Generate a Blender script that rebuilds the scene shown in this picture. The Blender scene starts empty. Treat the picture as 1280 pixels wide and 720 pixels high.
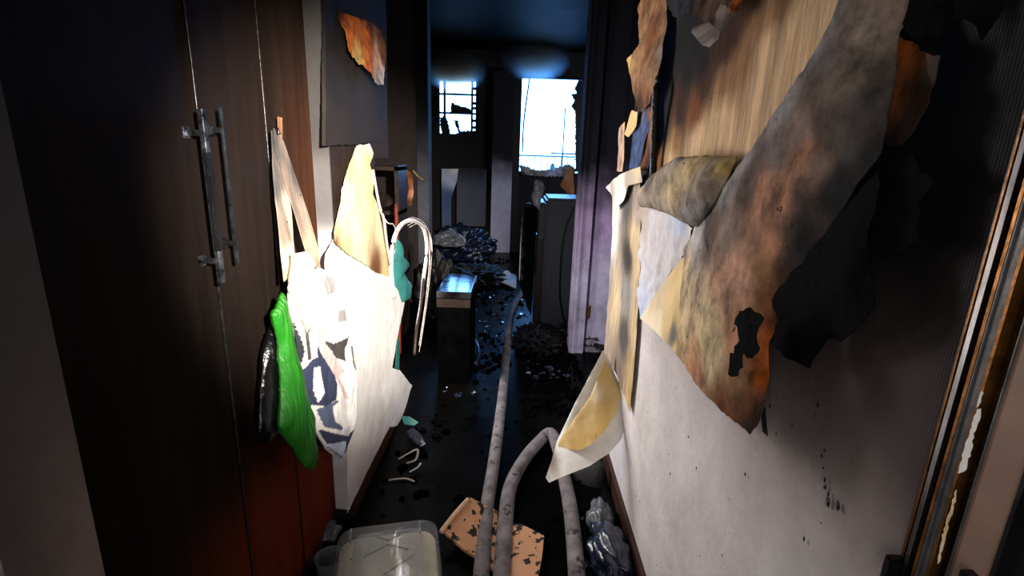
import bpy, bmesh, math, random
import numpy as np
from mathutils import Vector, Matrix, noise, geometry
S = bpy.context.scene
C = S.collection
random.seed(7)

# ------------------------------------------------------------- camera, world, light, exposure
cd = bpy.data.cameras.new('camera'); cam = bpy.data.objects.new('camera', cd); C.objects.link(cam)
cd.sensor_width = 36; cd.lens = 36*628/1280; cd.clip_start = .02
CM = [[0.999401, -0.034422, 0.003687], [0.01232, 0.254095, -0.967101], [0.032352, 0.966567, 0.254367]]
cam.matrix_world = Matrix(CM).to_4x4()
cam.location = (0, 0, 1.5)
S.camera = cam
S.view_settings.view_transform = 'Standard'; S.view_settings.look = 'None'
S.view_settings.gamma = 1; S.view_settings.use_curve_mapping = False
S.view_settings.exposure = 0.0

W = bpy.data.worlds.new('sky'); S.world = W; W.use_nodes = True
bg = W.node_tree.nodes['Background']; bg.inputs[0].default_value = (.15, .42, 1, 1); bg.inputs[1].default_value = 14

def lamp(name, kind, loc, target, power, col, **k):
    l = bpy.data.lights.new(name, kind); l.energy = power; l.color = col
    for a, v in k.items(): setattr(l, a, v)
    o = bpy.data.objects.new(name, l); C.objects.link(o); o.location = loc
    o.rotation_euler = (Vector(target)-Vector(loc)).to_track_quat('-Z', 'Y').to_euler()
    return o
# a work lamp shining in from the entrance over the photographer's right shoulder
lamp('work_lamp', 'SPOT', (.36, -.12, 1.75), (-.66, 2.22, 1.12), 1000, (1, .93, .84), spot_size=math.radians(43), spot_blend=.9, shadow_soft_size=.03)
# daylight of the open entrance behind the camera
lamp('entrance_daylight', 'AREA', (-.3, -.85, 1.3), (.5, 1.1, .9), 13, (1, .95, .92), shape='RECTANGLE', size=.8, size_y=1.7)
# unseen fill added to light the right wall from across, standing for bounce
lamp('right_wall_fill', 'AREA', (-1.0, 3.1, 1.35), (.5, 1.4, .9), 62, (1, .95, .95), shape='RECTANGLE', size=.4, size_y=1.3)

# unseen fills added to brighten the door casing and the far column
lamp('casing_fill', 'AREA', (1.7, 2.65, 1.5), (.55, 3.76, .5), 16, (.86, .86, 1), shape='RECTANGLE', size=.6, size_y=1.0)
lamp('far_fill', 'AREA', (1.9, 5.6, 1.6), (-.3, 7.9, .7), 24, (.8, .84, 1), shape='RECTANGLE', size=.6, size_y=1.0)

# ------------------------------------------------------------- helpers
def lin(c):
    return tuple(((x/255)/12.92 if x/255 <= .04045 else ((x/255+.055)/1.055)**2.4) for x in c)
PAL = dict(
    w=(236,232,226), wh=(248,246,240), g=(205,200,202), lg=(222,216,216), gr=(150,146,145), dg=(92,88,86), sm=(60,56,54), p2=(118,108,104), p3=(96,80,72), nv2=(84,92,120), oy=(236,208,150), oz=(246,226,180), yb=(222,186,146), sm2=(48,42,39), bk=(22,20,20),
    ch=(24,22,23), tn=(205,176,130), yl=(226,196,132), oc=(212,176,105), cr=(236,222,190), br=(120,72,42), db=(62,38,26),
    og=(196,102,40), pk=(206,158,132), pt=(198,142,108), gb=(138,120,108), gt=(170,155,138), bl=(70,88,130), lb=(190,200,225),
    be=(214,190,150), sb=(150,112,78), cb=(33,35,41), gn=(64,178,50), tl=(74,150,140), mh=(108,44,22), pu=(196,184,210), nv=(44,52,78), rs=(206,176,172))
def pc(k): return lin(PAL[k])

def mat(name, col=(128,128,128), rough=.7, metal=0, var=.25, vscale=8, bump=.3, bscale=40, spec=.5, vcol=False, stretch=None,
        spots=None, trans=0, ior=1.45, lines=None, coat=0, alpha=1):
    m = bpy.data.materials.new(name); m.use_nodes = True; nt = m.node_tree; N = nt.nodes; K = nt.links
    b = N['Principled BSDF']
    tc = N.new('ShaderNodeTexCoord'); src = tc.outputs['Object']
    if stretch:
        mp = N.new('ShaderNodeMapping'); mp.inputs['Scale'].default_value = stretch; K.new(src, mp.inputs[0]); st = mp.outputs[0]
    else: st = src
    n1 = N.new('ShaderNodeTexNoise'); n1.inputs['Scale'].default_value = vscale; n1.inputs['Detail'].default_value = 8; n1.inputs['Roughness'].default_value = .65
    K.new(st, n1.inputs['Vector'])
    mr = N.new('ShaderNodeMapRange'); mr.inputs[1].default_value = .3; mr.inputs[2].default_value = .7
    mr.inputs[3].default_value = 1-var*1.4; mr.inputs[4].default_value = 1+var*.5; K.new(n1.outputs[0], mr.inputs[0])
    mx = N.new('ShaderNodeVectorMath'); mx.operation = 'SCALE'
    if vcol:
        at = N.new('ShaderNodeAttribute'); at.attribute_name = 'Col'; K.new(at.outputs['Color'], mx.inputs[0])
    else: mx.inputs[0].default_value = lin(col)
    K.new(mr.outputs[0], mx.inputs['Scale'])
    out = mx.outputs[0]
    if spots:   # (scale, threshold, colour)
        ns = N.new('ShaderNodeTexNoise'); ns.inputs['Scale'].default_value = spots[0]; ns.inputs['Detail'].default_value = 3
        K.new(src, ns.inputs['Vector'])
        rp = N.new('ShaderNodeMapRange'); rp.inputs[1].default_value = spots[1]; rp.inputs[2].default_value = spots[1]+.025; K.new(ns.outputs[0], rp.inputs[0])
        mm = N.new('ShaderNodeMix'); mm.data_type = 'RGBA'; K.new(rp.outputs[0], mm.inputs[0]); K.new(out, mm.inputs[6])
        mm.inputs[7].default_value = (*lin(spots[2]), 1); out = mm.outputs[2]
    K.new(out, b.inputs['Base Color'])
    b.inputs['Roughness'].default_value = rough; b.inputs['Metallic'].default_value = metal
    b.inputs['Specular IOR Level'].default_value = spec; b.inputs['IOR'].default_value = ior
    b.inputs['Transmission Weight'].default_value = trans; b.inputs['Coat Weight'].default_value = coat; b.inputs['Alpha'].default_value = alpha
    if bump:
        n2 = N.new('ShaderNodeTexNoise'); n2.inputs['Scale'].default_value = bscale; n2.inputs['Detail'].default_value = 6
        K.new(st, n2.inputs['Vector']); h = n2.outputs[0]
        if lines:
            wv = N.new('ShaderNodeTexWave'); wv.bands_direction = lines[0]; wv.inputs['Scale'].default_value = lines[1]; wv.inputs['Distortion'].default_value = .4
            K.new(src, wv.inputs['Vector'])
            ad = N.new('ShaderNodeMath'); ad.operation = 'MULTIPLY_ADD'; ad.inputs[1].default_value = lines[2]
            K.new(wv.outputs['Fac'], ad.inputs[0]); K.new(h, ad.inputs[2]); h = ad.outputs[0]
        bp = N.new('ShaderNodeBump'); bp.inputs['Strength'].default_value = bump; bp.inputs['Distance'].default_value = .01
        K.new(h, bp.inputs['Height']); K.new(bp.outputs[0], b.inputs['Normal'])
        rr = N.new('ShaderNodeMapRange'); rr.inputs[3].default_value = max(.02, rough-.12); rr.inputs[4].default_value = min(1, rough+.12)
        K.new(n1.outputs[0], rr.inputs[0]); K.new(rr.outputs[0], b.inputs['Roughness'])
    return m

M = dict(
    paint=mat('paint', vcol=True, spec=.15, rough=.75, var=.3, vscale=7, bump=.25, bscale=60, spots=(34,.715,(22,19,18))),
    wallpaper=mat('ribbed_wallpaper', vcol=True, rough=.7, var=.16, vscale=6, bump=.25, bscale=50, spec=.15, lines=('Y', 75, .14), spots=(40,.735,(16,13,12))),
    streak=mat('streaked_paper', vcol=True, spec=.08, rough=.85, var=.42, vscale=5, stretch=(3,6,.7), bump=.3, bscale=20, spots=(36,.72,(24,18,12))),
    peel=mat('peeled_paper', vcol=True, spec=.12, rough=.85, var=.55, vscale=17, bump=.6, bscale=26, spots=(24,.7,(28,23,20))),
    clean=mat('clean_paper', vcol=True, rough=.75, var=.12, vscale=9, bump=.3, bscale=30),
    cloth=mat('bag_cloth', vcol=True, rough=.8, var=.12, vscale=12, bump=.3, bscale=300),
    soot=mat('sooty_plaster', (15,15,16), .75, var=.6, vscale=2.5, bump=.5, bscale=25),
    sootgloss=mat('sooty_ceiling', (6,6,8), .6, var=.4, vscale=3, bump=.1, bscale=4, spec=.1, ior=1.2),
    brownsoot=mat('brown_soot', (42,28,21), .7, var=.6, vscale=3, bump=.4, bscale=25),
    cabinet=mat('mahogany_laminate', vcol=True, rough=.55, var=.3, vscale=3, stretch=(2,8,.6), bump=.25, bscale=90, spec=.04, ior=1.3),
    greysteel=mat('sooty_painted_steel', vcol=True, rough=.5, var=.3, vscale=5, bump=.12, bscale=25),
    base=mat('dark_wood_trim', (58,28,18), .5, var=.4, vscale=6, stretch=(2,2,8), bump=.3),
    chrome=mat('chrome', (170,170,178), .25, metal=1, var=.7, vscale=20, stretch=(1,1,.3), bump=0),
    alu=mat('worn_aluminium', (176,178,186), .32, metal=1, var=.4, vscale=30, bump=.15, bscale=80),
    bronze=mat('bronze_trim', (150,98,48), .35, metal=.8, var=.5, vscale=24, bump=.15, bscale=80),
    brownm=mat('brown_painted_metal', (50,38,32), .35, var=.4, vscale=14, bump=.15, bscale=60),
    blackp=mat('black_plastic', (14,14,16), .35, var=.4, bump=.4, bscale=14),
    blackfilm=mat('black_bag_film', (10,10,12), .22, var=.3, bump=1.0, bscale=16, coat=.3),
    greenfilm=mat('green_bag_film', (30,112,22), .4, var=.22, vscale=10, stretch=(1,6,.6), bump=.9, bscale=18),
    teal=mat('teal_rubber', (48,118,112), .5, var=.3, bump=.5, bscale=20),
    floor=mat('wet_black_floor', (8,7,5), .3, var=.7, vscale=2.2, bump=.3, bscale=14, spec=.15, ior=1.25),
    char=mat('charred_rubble', (19,17,16), .55, var=.6, vscale=12, bump=.8, bscale=60),
    charpaper=mat('charred_paper', (11,11,12), .9, var=.5, vscale=9, bump=.7, bscale=26, spec=.05),
    charmat=mat('charred_matte', (9,9,10), .9, var=.5, bump=.5, bscale=30, spec=0),
    glintchip=mat('glint_chip', (40,48,66), .12, var=.5, bump=.5, bscale=50, spec=.8, coat=1),
    cleanstain=mat('stained_lining', vcol=True, rough=.8, var=.35, vscale=8, stretch=(1,4,.8), bump=.4, bscale=26, spec=.12),
    hose=mat('dirty_hose_canvas', (128,122,124), .75, var=.5, vscale=14, bump=.5, bscale=160, spots=(26,.62,(48,44,44))),
    tan=mat('tan_board', (206,152,112), .7, var=.15, vscale=9, bump=.3, bscale=40, spots=(26,.565,(26,18,15))),
    rim=mat('pale_board_edge', (226,190,160), .7, var=.15, bump=.2),
    cream=mat('cream_powder', (222,214,184), .85, var=.25, vscale=9, bump=.6, bscale=24, spots=(34,.7,(40,36,28))),
    clear=mat('clear_plastic', (225,230,235), .12, var=.02, bump=.12, bscale=16, trans=.93, ior=1.35, coat=.3),
    shell=mat('clear_shell', (200,205,210), .1, var=.02, bump=.1, bscale=16, coat=.6, alpha=.22),
    bluefilm=mat('blue_plastic_film', (34,42,66), .25, var=.6, vscale=12, bump=.8, bscale=16, coat=.3),
    greyfilm=mat('grey_plastic_film', (120,124,134), .25, var=.6, vscale=9, bump=.8, bscale=16),
    silver=mat('silver_foil', (225,232,245), .3, metal=.1, var=.6, vscale=30, bump=1, bscale=30),
    fridge=mat('dark_grey_enamel', (66,70,80), .4, var=.3, vscale=3, bump=.1),
    whitep=mat('dirty_white_plastic', (215,205,195), .45, var=.25, vscale=20, bump=.2),
    rust=mat('rusted_red_metal', (150,58,30), .6, var=.5, vscale=20, bump=.4),
    greym=mat('grey_metal', (96,96,100), .35, metal=.4, var=.4, vscale=20, bump=.15),
    dull=mat('sooty_chrome', (120,122,128), .3, metal=.9, var=.9, vscale=45, bump=.2),
    worn=mat('tarnished_chrome', (70,70,72), .3, metal=.8, var=.6, vscale=40, bump=.2),
    wettop=mat('wet_black_top', (14,13,14), .04, var=.3, bump=.05, bscale=12, spec=.8, ior=2.2),
    brass=mat('brass', (130,108,60), .4, metal=.7, var=.4, bump=.2),
    frame=mat('black_window_frame', (14,15,18), .5, var=.3, bump=.2),
    conc=mat('pale_concrete', (170,175,180), .8, var=.3, bump=.4, bscale=30),
    railm=mat('grey_rail', (120,130,140), .5, var=.2, bump=.1),
    green=mat('green_leaf', (40,90,70), .6, var=.4, bump=.3),
    darkcloth=mat('soaked_dark_cloth', (30,28,29), .8, var=.4, vscale=8, bump=.8, bscale=20),
)

def link(name, me, m, parent=None):
    o = bpy.data.objects.new(name, me); C.objects.link(o)
    if m: me.materials.append(M[m] if isinstance(m, str) else m)
    if parent:
        o.parent = parent
        p = parent
        while p: o.location -= p.location; p = p.parent
    return o
def obj(name, bm, m, parent=None, smooth=False):
    me = bpy.data.meshes.new(name); bmesh.ops.recalc_face_normals(bm, faces=bm.faces)
    bm.to_mesh(me); bm.free()
    if smooth: me.shade_smooth()
    return link(name, me, m, parent)
def thing(name, label, cat, loc=(0,0,0), group=None):
    o = bpy.data.objects.new(name, None); C.objects.link(o); o.location = loc; o.empty_display_size = .05
    o['label'] = label; o['category'] = cat
    if group: o['group'] = group
    return o
def tag(o, label, cat, group=None):
    o['label'] = label; o['category'] = cat
    if group: o['group'] = group
    return o
def struct(o): o['kind'] = 'structure'; return o
def box(bm, x0, x1, y0, y1, z0, z1, bev=0):
    r = bmesh.ops.create_cube(bm, size=1)
    for v in r['verts']:
        v.co = Vector(((x0+x1)/2+v.co.x*(x1-x0), (y0+y1)/2+v.co.y*(y1-y0), (z0+z1)/2+v.co.z*(z1-z0)))
    if bev:
        es = list({e for v in r['verts'] for e in v.link_edges})
        bmesh.ops.bevel(bm, geom=es, offset=bev, segments=2, affect='EDGES')
    return bm
def bx(name, d, m, parent=None, bev=0): return obj(name, box(bmesh.new(), *d, bev), m, parent)
def colour(o, f):
    me = o.data; a = me.color_attributes.new('Col', 'FLOAT_COLOR', 'POINT')
    for i, v in enumerate(me.vertices): a.data[i].color = (*f(v.co+o_off(o)), 1)
def o_off(o):
    return Vector((0,0,0))
def gridbox(name, d, n, m, f, parent=None):
    """a box with its faces cut finely so its colour can change over it"""
    bm = box(bmesh.new(), *d)
    for ax in range(3):
        lo, hi = d[ax*2], d[ax*2+1]; k = int((hi-lo)/n)
        for i in range(1, k+1):
            co = [0,0,0]; co[ax] = lo+(hi-lo)*i/(k+1); no = [0,0,0]; no[ax] = 1
            bmesh.ops.bisect_plane(bm, geom=bm.verts[:]+bm.edges[:]+bm.faces[:], plane_co=co, plane_no=no)
    o = obj(name, bm, m, parent); colour(o, f); return o
def mixc(a, b, t):
    t = max(0, min(1, t)); return tuple(x*(1-t)+y*t for x, y in zip(a, b))
def ss(a, b, x):
    t = max(0, min(1, (x-a)/(b-a))); return t*t*(3-2*t)
def fbm(p, s): return noise.fractal(Vector(p)*s, .9, 2.1, 5)

def inside(p, poly):
    r = False; x, y = p; n = len(poly); j = n-1
    for i in range(n):
        xi, yi = poly[i]; xj, yj = poly[j]
        if (yi > y) != (yj > y) and x < (xj-xi)*(y-yi)/(yj-yi)+xi: r = not r
        j = i
    return r
def sheet(name, pts, ax, m, parent=None, res=.02, inner=(), jag=.0, wr=.004, wscale=9, thick=.0015, puff=0, prints=(), power=4, dcol='w', holes=()):
    """an irregular sheet from outline points (x,y,z[,colour]); ax = the axis across it; depth and colour are blended from the points.
    puff > 0 makes a closed swollen body (a bag) of it."""
    uv = [i for i in range(3) if i != ax]
    ctl = list(pts)+list(inner)
    def blend(u, v):
        sw = 0; d = 0; c = [0,0,0]
        for q in ctl:
            w = 1/(((q[uv[0]]-u)**2+(q[uv[1]]-v)**2)**(power/2)+1e-7)
            cc = pc(q[3]) if len(q) > 3 else pc(dcol)
            sw += w; d += w*q[ax]
            for i in range(3): c[i] += w*cc[i]
        return d/sw, tuple(x/sw for x in c)
    out = []; bval = []
    n = len(pts); rnd = random.Random(name+str(n)+str(pts[0]))
    def val(q): return (q[ax], *(pc(q[3]) if len(q) > 3 else pc(dcol)))
    for i in range(n):
        a = Vector((pts[i][uv[0]], pts[i][uv[1]])); b = Vector((pts[(i+1) % n][uv[0]], pts[(i+1) % n][uv[1]]))
        va, vb = val(pts[i]), val(pts[(i+1) % n])
        L = (b-a).length; k = max(1, int(L/(res if not jag else min(res, .012))))
        nn = Vector((-(b-a).y, (b-a).x)).normalized() if L else Vector((0,0))
        for j in range(k):
            p = a.lerp(b, j/k)
            if jag and j: p += nn*(noise.noise(Vector((p.x*60, p.y*60, n)))*jag*.6+rnd.uniform(-.4,.4)*jag)
            out.append(p); bval.append([x+(y-x)*j/k for x, y in zip(va, vb)])
    poly = [(p.x, p.y) for p in out]
    ins = [Vector((q[uv[0]], q[uv[1]])) for q in inner if inside((q[uv[0]], q[uv[1]]), poly)]
    inv = [val(q) for q in inner if inside((q[uv[0]], q[uv[1]]), poly)]
    vs = list(out)+ins; edges = [(i, (i+1) % len(out)) for i in range(len(out))]
    nb = len(out)
    x0, x1 = min(p[0] for p in poly), max(p[0] for p in poly); y0, y1 = min(p[1] for p in poly), max(p[1] for p in poly)
    y = y0; row = 0
    while y < y1:
        x = x0+(row % 2)*res/2
        while x < x1:
            if inside((x, y), poly):
                dd = min((Vector((x,y))-q).length_squared for q in out)
                if dd > (res*.45)**2 and all((Vector((x,y))-q).length > res*.4 for q in ins): vs.append(Vector((x, y)))
            x += res
        y += res*.87; row += 1
    r = geometry.delaunay_2d_cdt(vs, edges, [], 1, 1e-6)
    V, Fc = r[0], r[2]
    bedge = {}
    for f in Fc:
        for i in range(3):
            e = (f[i], f[(i+1) % 3]); bedge[e] = 1
    border = [e for e in bedge if (e[1], e[0]) not in bedge]
    bv = {i for e in border for i in e}
    nv_ = len(V); VAL = np.zeros((nv_, 4)); fixed = np.zeros(nv_, bool)
    orig = r[3]
    for i in range(nv_):
        o_ = [x for x in orig[i] if x < nb+len(ins)]
        if o_:
            VAL[i] = bval[o_[0]] if o_[0] < nb else inv[o_[0]-nb]; fixed[i] = True
        else:
            d_, c_ = blend(V[i].x, V[i].y); VAL[i] = (d_, *c_)
    E1 = np.array([(f[i], f[(i+1) % 3]) for f in Fc for i in range(3)]); E1 = np.vstack([E1, E1[:, ::-1]])
    deg = np.bincount(E1[:, 0], minlength=nv_).astype(float); deg[deg == 0] = 1
    for it in range(120):
        A_ = np.zeros((nv_, 4)); np.add.at(A_, E1[:, 0], VAL[E1[:, 1]]); A_ /= deg[:, None]
        VAL[~fixed] = A_[~fixed]
    for it in range(3):      # soften the kinks at the inner control points
        A_ = np.zeros((nv_, 4)); np.add.at(A_, E1[:, 0], VAL[E1[:, 1]]); A_ /= deg[:, None]
        bb = np.ones(nv_, bool); bb[[i for i in bv]] = False
        VAL[bb] = A_[bb]
    co1 = []; co2 = []; cols = []
    for i, p in enumerate(V):
        d = float(VAL[i, 0]); c = blend(p.x, p.y)[1]
        d += wr*.42*noise.fractal(Vector((p.x*wscale, p.y*wscale, n*3.1)), .9, 2.1, 3)
        d -= wr*.22*max(0, .16-abs(noise.noise(Vector((p.x*wscale*.8+7, p.y*wscale*.6, n*1.3)))))/.16
        for poly2, ck in prints:
            if inside((p.x, p.y), poly2): c = pc(ck)
        t = thick/2
        if puff:
            dist = min((p-q).length for q in out)
            h = puff*math.sqrt(min(1, dist/(puff*2.2)))
            h *= 1+.35*noise.noise(Vector((p.x*16, p.y*5, 1.7)))
            t = h+thick/2
        for sgn, L_ in ((1, co1), (-1, co2)):
            w = [0,0,0]; w[uv[0]] = p.x; w[uv[1]] = p.y; w[ax] = d+sgn*t; L_.append(w)
        cols.append(c)
    k = len(V)
    faces = [tuple(f) for f in Fc]+[tuple(x+k for x in reversed(f)) for f in Fc]+[(a, a+k, b+k, b) for a, b in border]
    me = bpy.data.meshes.new(name); me.from_pydata(co1+co2, [], faces); me.update()
    bm = bmesh.new(); bm.from_mesh(me); bmesh.ops.recalc_face_normals(bm, faces=bm.faces)
    if not puff:
        for e in bm.edges:
            if len(e.link_faces) == 2 and e.calc_face_angle(0) > 1.0: e.smooth = False
    bm.to_mesh(me); bm.free()
    at = me.color_attributes.new('Col', 'FLOAT_COLOR', 'POINT')
    for i in range(2*k): at.data[i].color = (*cols[i % k], 1)
    me.shade_smooth()
    return link(name, me, m, parent)

def tube(name, pts, r, m, parent=None, seg=10, r2=None, flat=1):
    """a swept tube through smoothed points; radius r, or r to r2"""
    P = [Vector(p[:3]) for p in pts]; Q = []
    for i in range(len(P)-1):
        p0 = P[max(0,i-1)]; p1 = P[i]; p2 = P[i+1]; p3 = P[min(len(P)-1,i+2)]
        for j in range(6):
            t = j/6
            Q.append(.5*((2*p1)+(p2-p0)*t+(2*p0-5*p1+4*p2-p3)*t*t+(3*p1-p0-3*p2+p3)*t**3))
    Q.append(P[-1]); bm = bmesh.new(); rings = []
    for i, q in enumerate(Q):
        d = (Q[min(i+1,len(Q)-1)]-Q[max(i-1,0)]).normalized()
        up = Vector((0,0,1)) if abs(d.z) < .9 else Vector((0,1,0))
        s = d.cross(up).normalized(); u = s.cross(d)
        rr = r if r2 is None else r+(r2-r)*i/(len(Q)-1)
        rings.append([bm.verts.new(q+s*math.cos(a)*rr+u*math.sin(a)*rr*flat) for a in [2*math.pi*k/seg for k in range(seg)]])
    for a, b in zip(rings, rings[1:]):
        for k in range(seg): bm.faces.new((a[k], a[(k+1) % seg], b[(k+1) % seg], b[k]))
    bm.faces.new(rings[0][::-1]); bm.faces.new(rings[-1])
    return obj(name, bm, m, parent, smooth=True)
def wad(name, loc, size, m, parent=None, amp=.45, seed=0, sc=3.0, sub=3):
    if 'film' in m: amp *= .55; sc *= .75
    """a crumpled lump resting at loc"""
    bm = bmesh.new(); bmesh.ops.create_icosphere(bm, subdivisions=sub, radius=1)
    for v in bm.verts:
        k = 1+amp*noise.ridged_multi_fractal(v.co*sc*.5+Vector((seed,seed*2,0)), .9, 2, 4, 1, 2)-amp
        k += .3*noise.noise(v.co*sc+Vector((seed,0,0)))
        v.co = Vector((v.co.x*k*size[0], v.co.y*k*size[1], v.co.z*k*size[2]))
    zl = min(v.co.z for v in bm.verts)
    for v in bm.verts:
        v.co.z = max(v.co.z, zl*.45)+(-zl*.45); v.co += Vector(loc)
    return obj(name, bm, m, parent, smooth='film' in m)

# ------------------------------------------------------------- large structure
XR, XL, XD = .505, -.655, -.71
YE = 8.06
struct(bx('floor', (-2.6, 2.6, -1.2, 8.3, -.1, 0), 'floor'))
struct(bx('ceiling', (-2.6, 2.6, -1.2, 8.3, 3.0, 3.1), 'sootgloss'))

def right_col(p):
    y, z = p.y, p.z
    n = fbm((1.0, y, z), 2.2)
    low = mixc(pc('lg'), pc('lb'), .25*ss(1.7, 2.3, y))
    # soot deepens upward; shade toward the entrance is painted in with it
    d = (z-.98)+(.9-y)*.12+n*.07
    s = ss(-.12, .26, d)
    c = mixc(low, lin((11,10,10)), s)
    # brownish tone in the band where soot and painted shade thin out
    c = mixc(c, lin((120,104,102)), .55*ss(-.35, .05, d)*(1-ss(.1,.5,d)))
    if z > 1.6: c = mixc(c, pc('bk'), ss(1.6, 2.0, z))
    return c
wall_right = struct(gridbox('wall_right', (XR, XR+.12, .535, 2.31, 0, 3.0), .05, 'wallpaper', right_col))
for d in ((XR+.003, XR+.13, -1.2, .42, 0, 3.0),): struct(bx('wall_right_near', d, 'soot'))
struct(gridbox('trim_1', (XR-.004, XR+.124, 2.306, 2.33, 0, 3.0), .12, 'paint', lambda p: mixc(pc('gt'), pc('bk'), ss(1.1, 1.5, p.z))))
struct(bx('baseboard_right', (XR-.018, XR, .5, 2.3, 0, .075), 'base'))
def left_col(p):
    n = fbm(p, 1.7)
    return mixc(mixc(pc('g'), lin((50,38,32)), ss(.9, 1.3, p.z+n*.1)), lin((44,40,38)), ss(1.4, 1.75, p.z+n*.1))
struct(gridbox('wall_left', (XL-.12, XL, 1.81, 2.36, 0, 3.0), .06, 'paint', left_col))
struct(gridbox('wall_left_upper', (XL-.10, XL-.001, 2.36, 2.62, 1.47, 3.0), .06, 'paint', left_col))
struct(bx('baseboard_left', (XL-.01, XL+.014, 1.80, 2.56, 0, .07), 'base'))
struct(bx('wall_closet', (-1.35, -.86, .5, 1.8, 0, 3.0), 'soot'))
struct(bx('wall_left_back', (-1.0, -.80, -1.2, .6, 0, 3.0), 'soot'))
# near left wall beside the entrance
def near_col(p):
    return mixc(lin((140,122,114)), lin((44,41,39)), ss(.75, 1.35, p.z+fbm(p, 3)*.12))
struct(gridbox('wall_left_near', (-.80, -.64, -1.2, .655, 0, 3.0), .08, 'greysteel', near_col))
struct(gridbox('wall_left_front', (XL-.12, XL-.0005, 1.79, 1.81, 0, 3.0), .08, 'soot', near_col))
struct(bx('wall_front', (-2.6, 2.6, -1.3, -1.15, 0, 3.0), 'soot'))
# left side room and far room shells
struct(bx('wall_side_room', (-2.6, -2.5, 1.9, 8.1, 0, 3.0), 'soot'))
struct(bx('wall_side_front', (-2.5, -1.35, 1.8, 1.9, 0, 3.0), 'brownsoot'))
struct(bx('wall_partition', (-2.5, -.97, 5.0, 5.12, 0, 3.0), 'brownsoot'))
struct(gridbox('trim_2', (-.97, -.86, 4.96, 5.14, 0, 3.0), .1, 'paint', lambda p: mixc(lin((92,92,100)), lin((22,22,26)), ss(1.0, 1.9, p.z))))
struct(bx('wall_right_far', (2.5, 2.6, 2.3, 8.1, 0, 3.0), 'soot'))
struct(bx('wall_right_room', (XR+.12, 2.5, 2.2, 2.3, 0, 3.0), 'soot'))
# stub wall on the right with its door casing
def pur(p): return mixc(mixc(lin((206,198,222)), lin((172,150,182)), ss(.5,1.0,p.z)), lin((17,18,24)), ss(1.0, 1.42, p.z+.5*fbm(p,3)*.3))  # white casing with the light's purple tint painted in, sooty toward the top
struct(gridbox('wall_stub', (.74, 2.5, 3.80, 3.92, 0, 3.0), .12, 'paint', pur))
door_casing = struct(gridbox('door_1', (.455, .565, 3.74, 3.92, 0, 3.0), .06, 'paint', pur))
gridbox('door_panel', (.59, .74, 3.77, 3.81, 0, 2.7), .06, 'paint', pur, door_casing)
gridbox('door_stop', (.565, .59, 3.79, 3.9, 0, 2.7), .08, 'paint', lambda p: mixc(pur(p), pc('bk'), .6), door_casing)
gridbox('casing_bead', (.475, .49, 3.728, 3.742, 0, 2.7), .08, 'paint', pur, door_casing)
bx('hinge', (.568, .606, 3.755, 3.775, .29, .39), 'brass', door_casing)
tube('hinge_pin', [(.588, 3.75, .285), (.588, 3.75, .395)], .007, 'brass', door_casing, 8)

# back wall built round its two windows
wl = (-1.24, -.655, 1.80, 2.57); wr_ = (.0, .95, 1.27, 2.64)
bw = bmesh.new()
for d in ((-2.5, wl[0], 0, 3.0), (wl[1], wr_[0], 0, 3.0), (wr_[1], 2.5, 0, 3.0), (wl[0], wl[1], 0, wl[2]), (wl[0], wl[1], wl[3], 3.0),
          (wr_[0], wr_[1], 0, wr_[2]), (wr_[0], wr_[1], wr_[3], 3.0)):
    box(bw, d[0], d[1], YE, YE+.15, d[2], d[3])
struct(obj('wall_back', bw, 'soot'))
w1 = struct(bx('window_1', (wl[0]-.02, wl[0]+.02, YE-.01, YE+.05, wl[2], wl[3]), 'frame'))
def fr(nm, d, par, m='frame'): return bx(nm, (d[0], d[1], YE+.0, YE+.05, d[2], d[3]), m, par)
fr('frame_right', (wl[1]-.02, wl[1]+.02, wl[2], wl[3]), w1)
fr('mullion', (-1.165, -1.13, wl[2], wl[3]), w1); fr('mullion', (-.745, -.715, wl[2], wl[3]), w1)
for z in (2.37, 2.10): fr('crossbar', (wl[0], wl[1], z-.014, z+.014), w1)
for z in (2.02, 1.92): fr('catch', (wl[0], -1.16, z-.012, z+.012), w1); 
for z in (2.46, 2.25, 2.18, 2.0, 1.9): fr('catch', (-.73, wl[1], z-.02, z+.02), w1)
def at_back(pts, k='bk'): return [(x, YE+.03, z, k) for x, z in pts]
sheet('charred_shard', [(-1.145, 8.080, 2.078, 'bk'),(-1.096, 8.080, 1.975, 'bk'),(-1.059, 8.080, 1.788, 'bk'),(-1.183, 8.080, 1.749, 'bk'),(-1.219, 8.080, 1.994, 'bk')], 1, 'char', w1, jag=.02, res=.05, thick=.02)
sheet('charred_shard', [(-1.047, 8.080, 2.253, 'bk'),(-0.926, 8.080, 2.211, 'bk'),(-0.743, 8.080, 2.171, 'bk'),(-0.729, 8.080, 2.091, 'bk'),(-0.901, 8.080, 2.097, 'bk'),(-1.059, 8.080, 2.103, 'bk')], 1, 'char', w1, jag=.02, res=.05, thick=.02)
sheet('charred_shard', [(-1.010, 8.080, 2.001, 'bk'),(-0.937, 8.080, 1.991, 'bk'),(-0.911, 8.080, 1.840, 'bk'),(-0.751, 8.080, 1.857, 'bk'),(-0.653, 8.080, 1.848, 'bk'),(-0.639, 8.080, 1.754, 'bk'),(-1.096, 8.080, 1.739, 'bk'),(-0.936, 8.080, 1.815, 'bk')], 1, 'char', w1, jag=.02, res=.05, thick=.02)
w2 = struct(bx('window_2', (wr_[0]-.02, wr_[0]+.012, YE-.01, YE+.05, wr_[2], wr_[3]), 'frame'))
fr('frame_top', (wr_[0], wr_[1], wr_[3]-.012, wr_[3]+.02), w2)
tube('bent_bar', [(0.128, 8.100, 2.632),(0.067, 8.100, 2.036),(0.060, 8.100, 1.562)], .012, 'frame', w2, 6)
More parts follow.
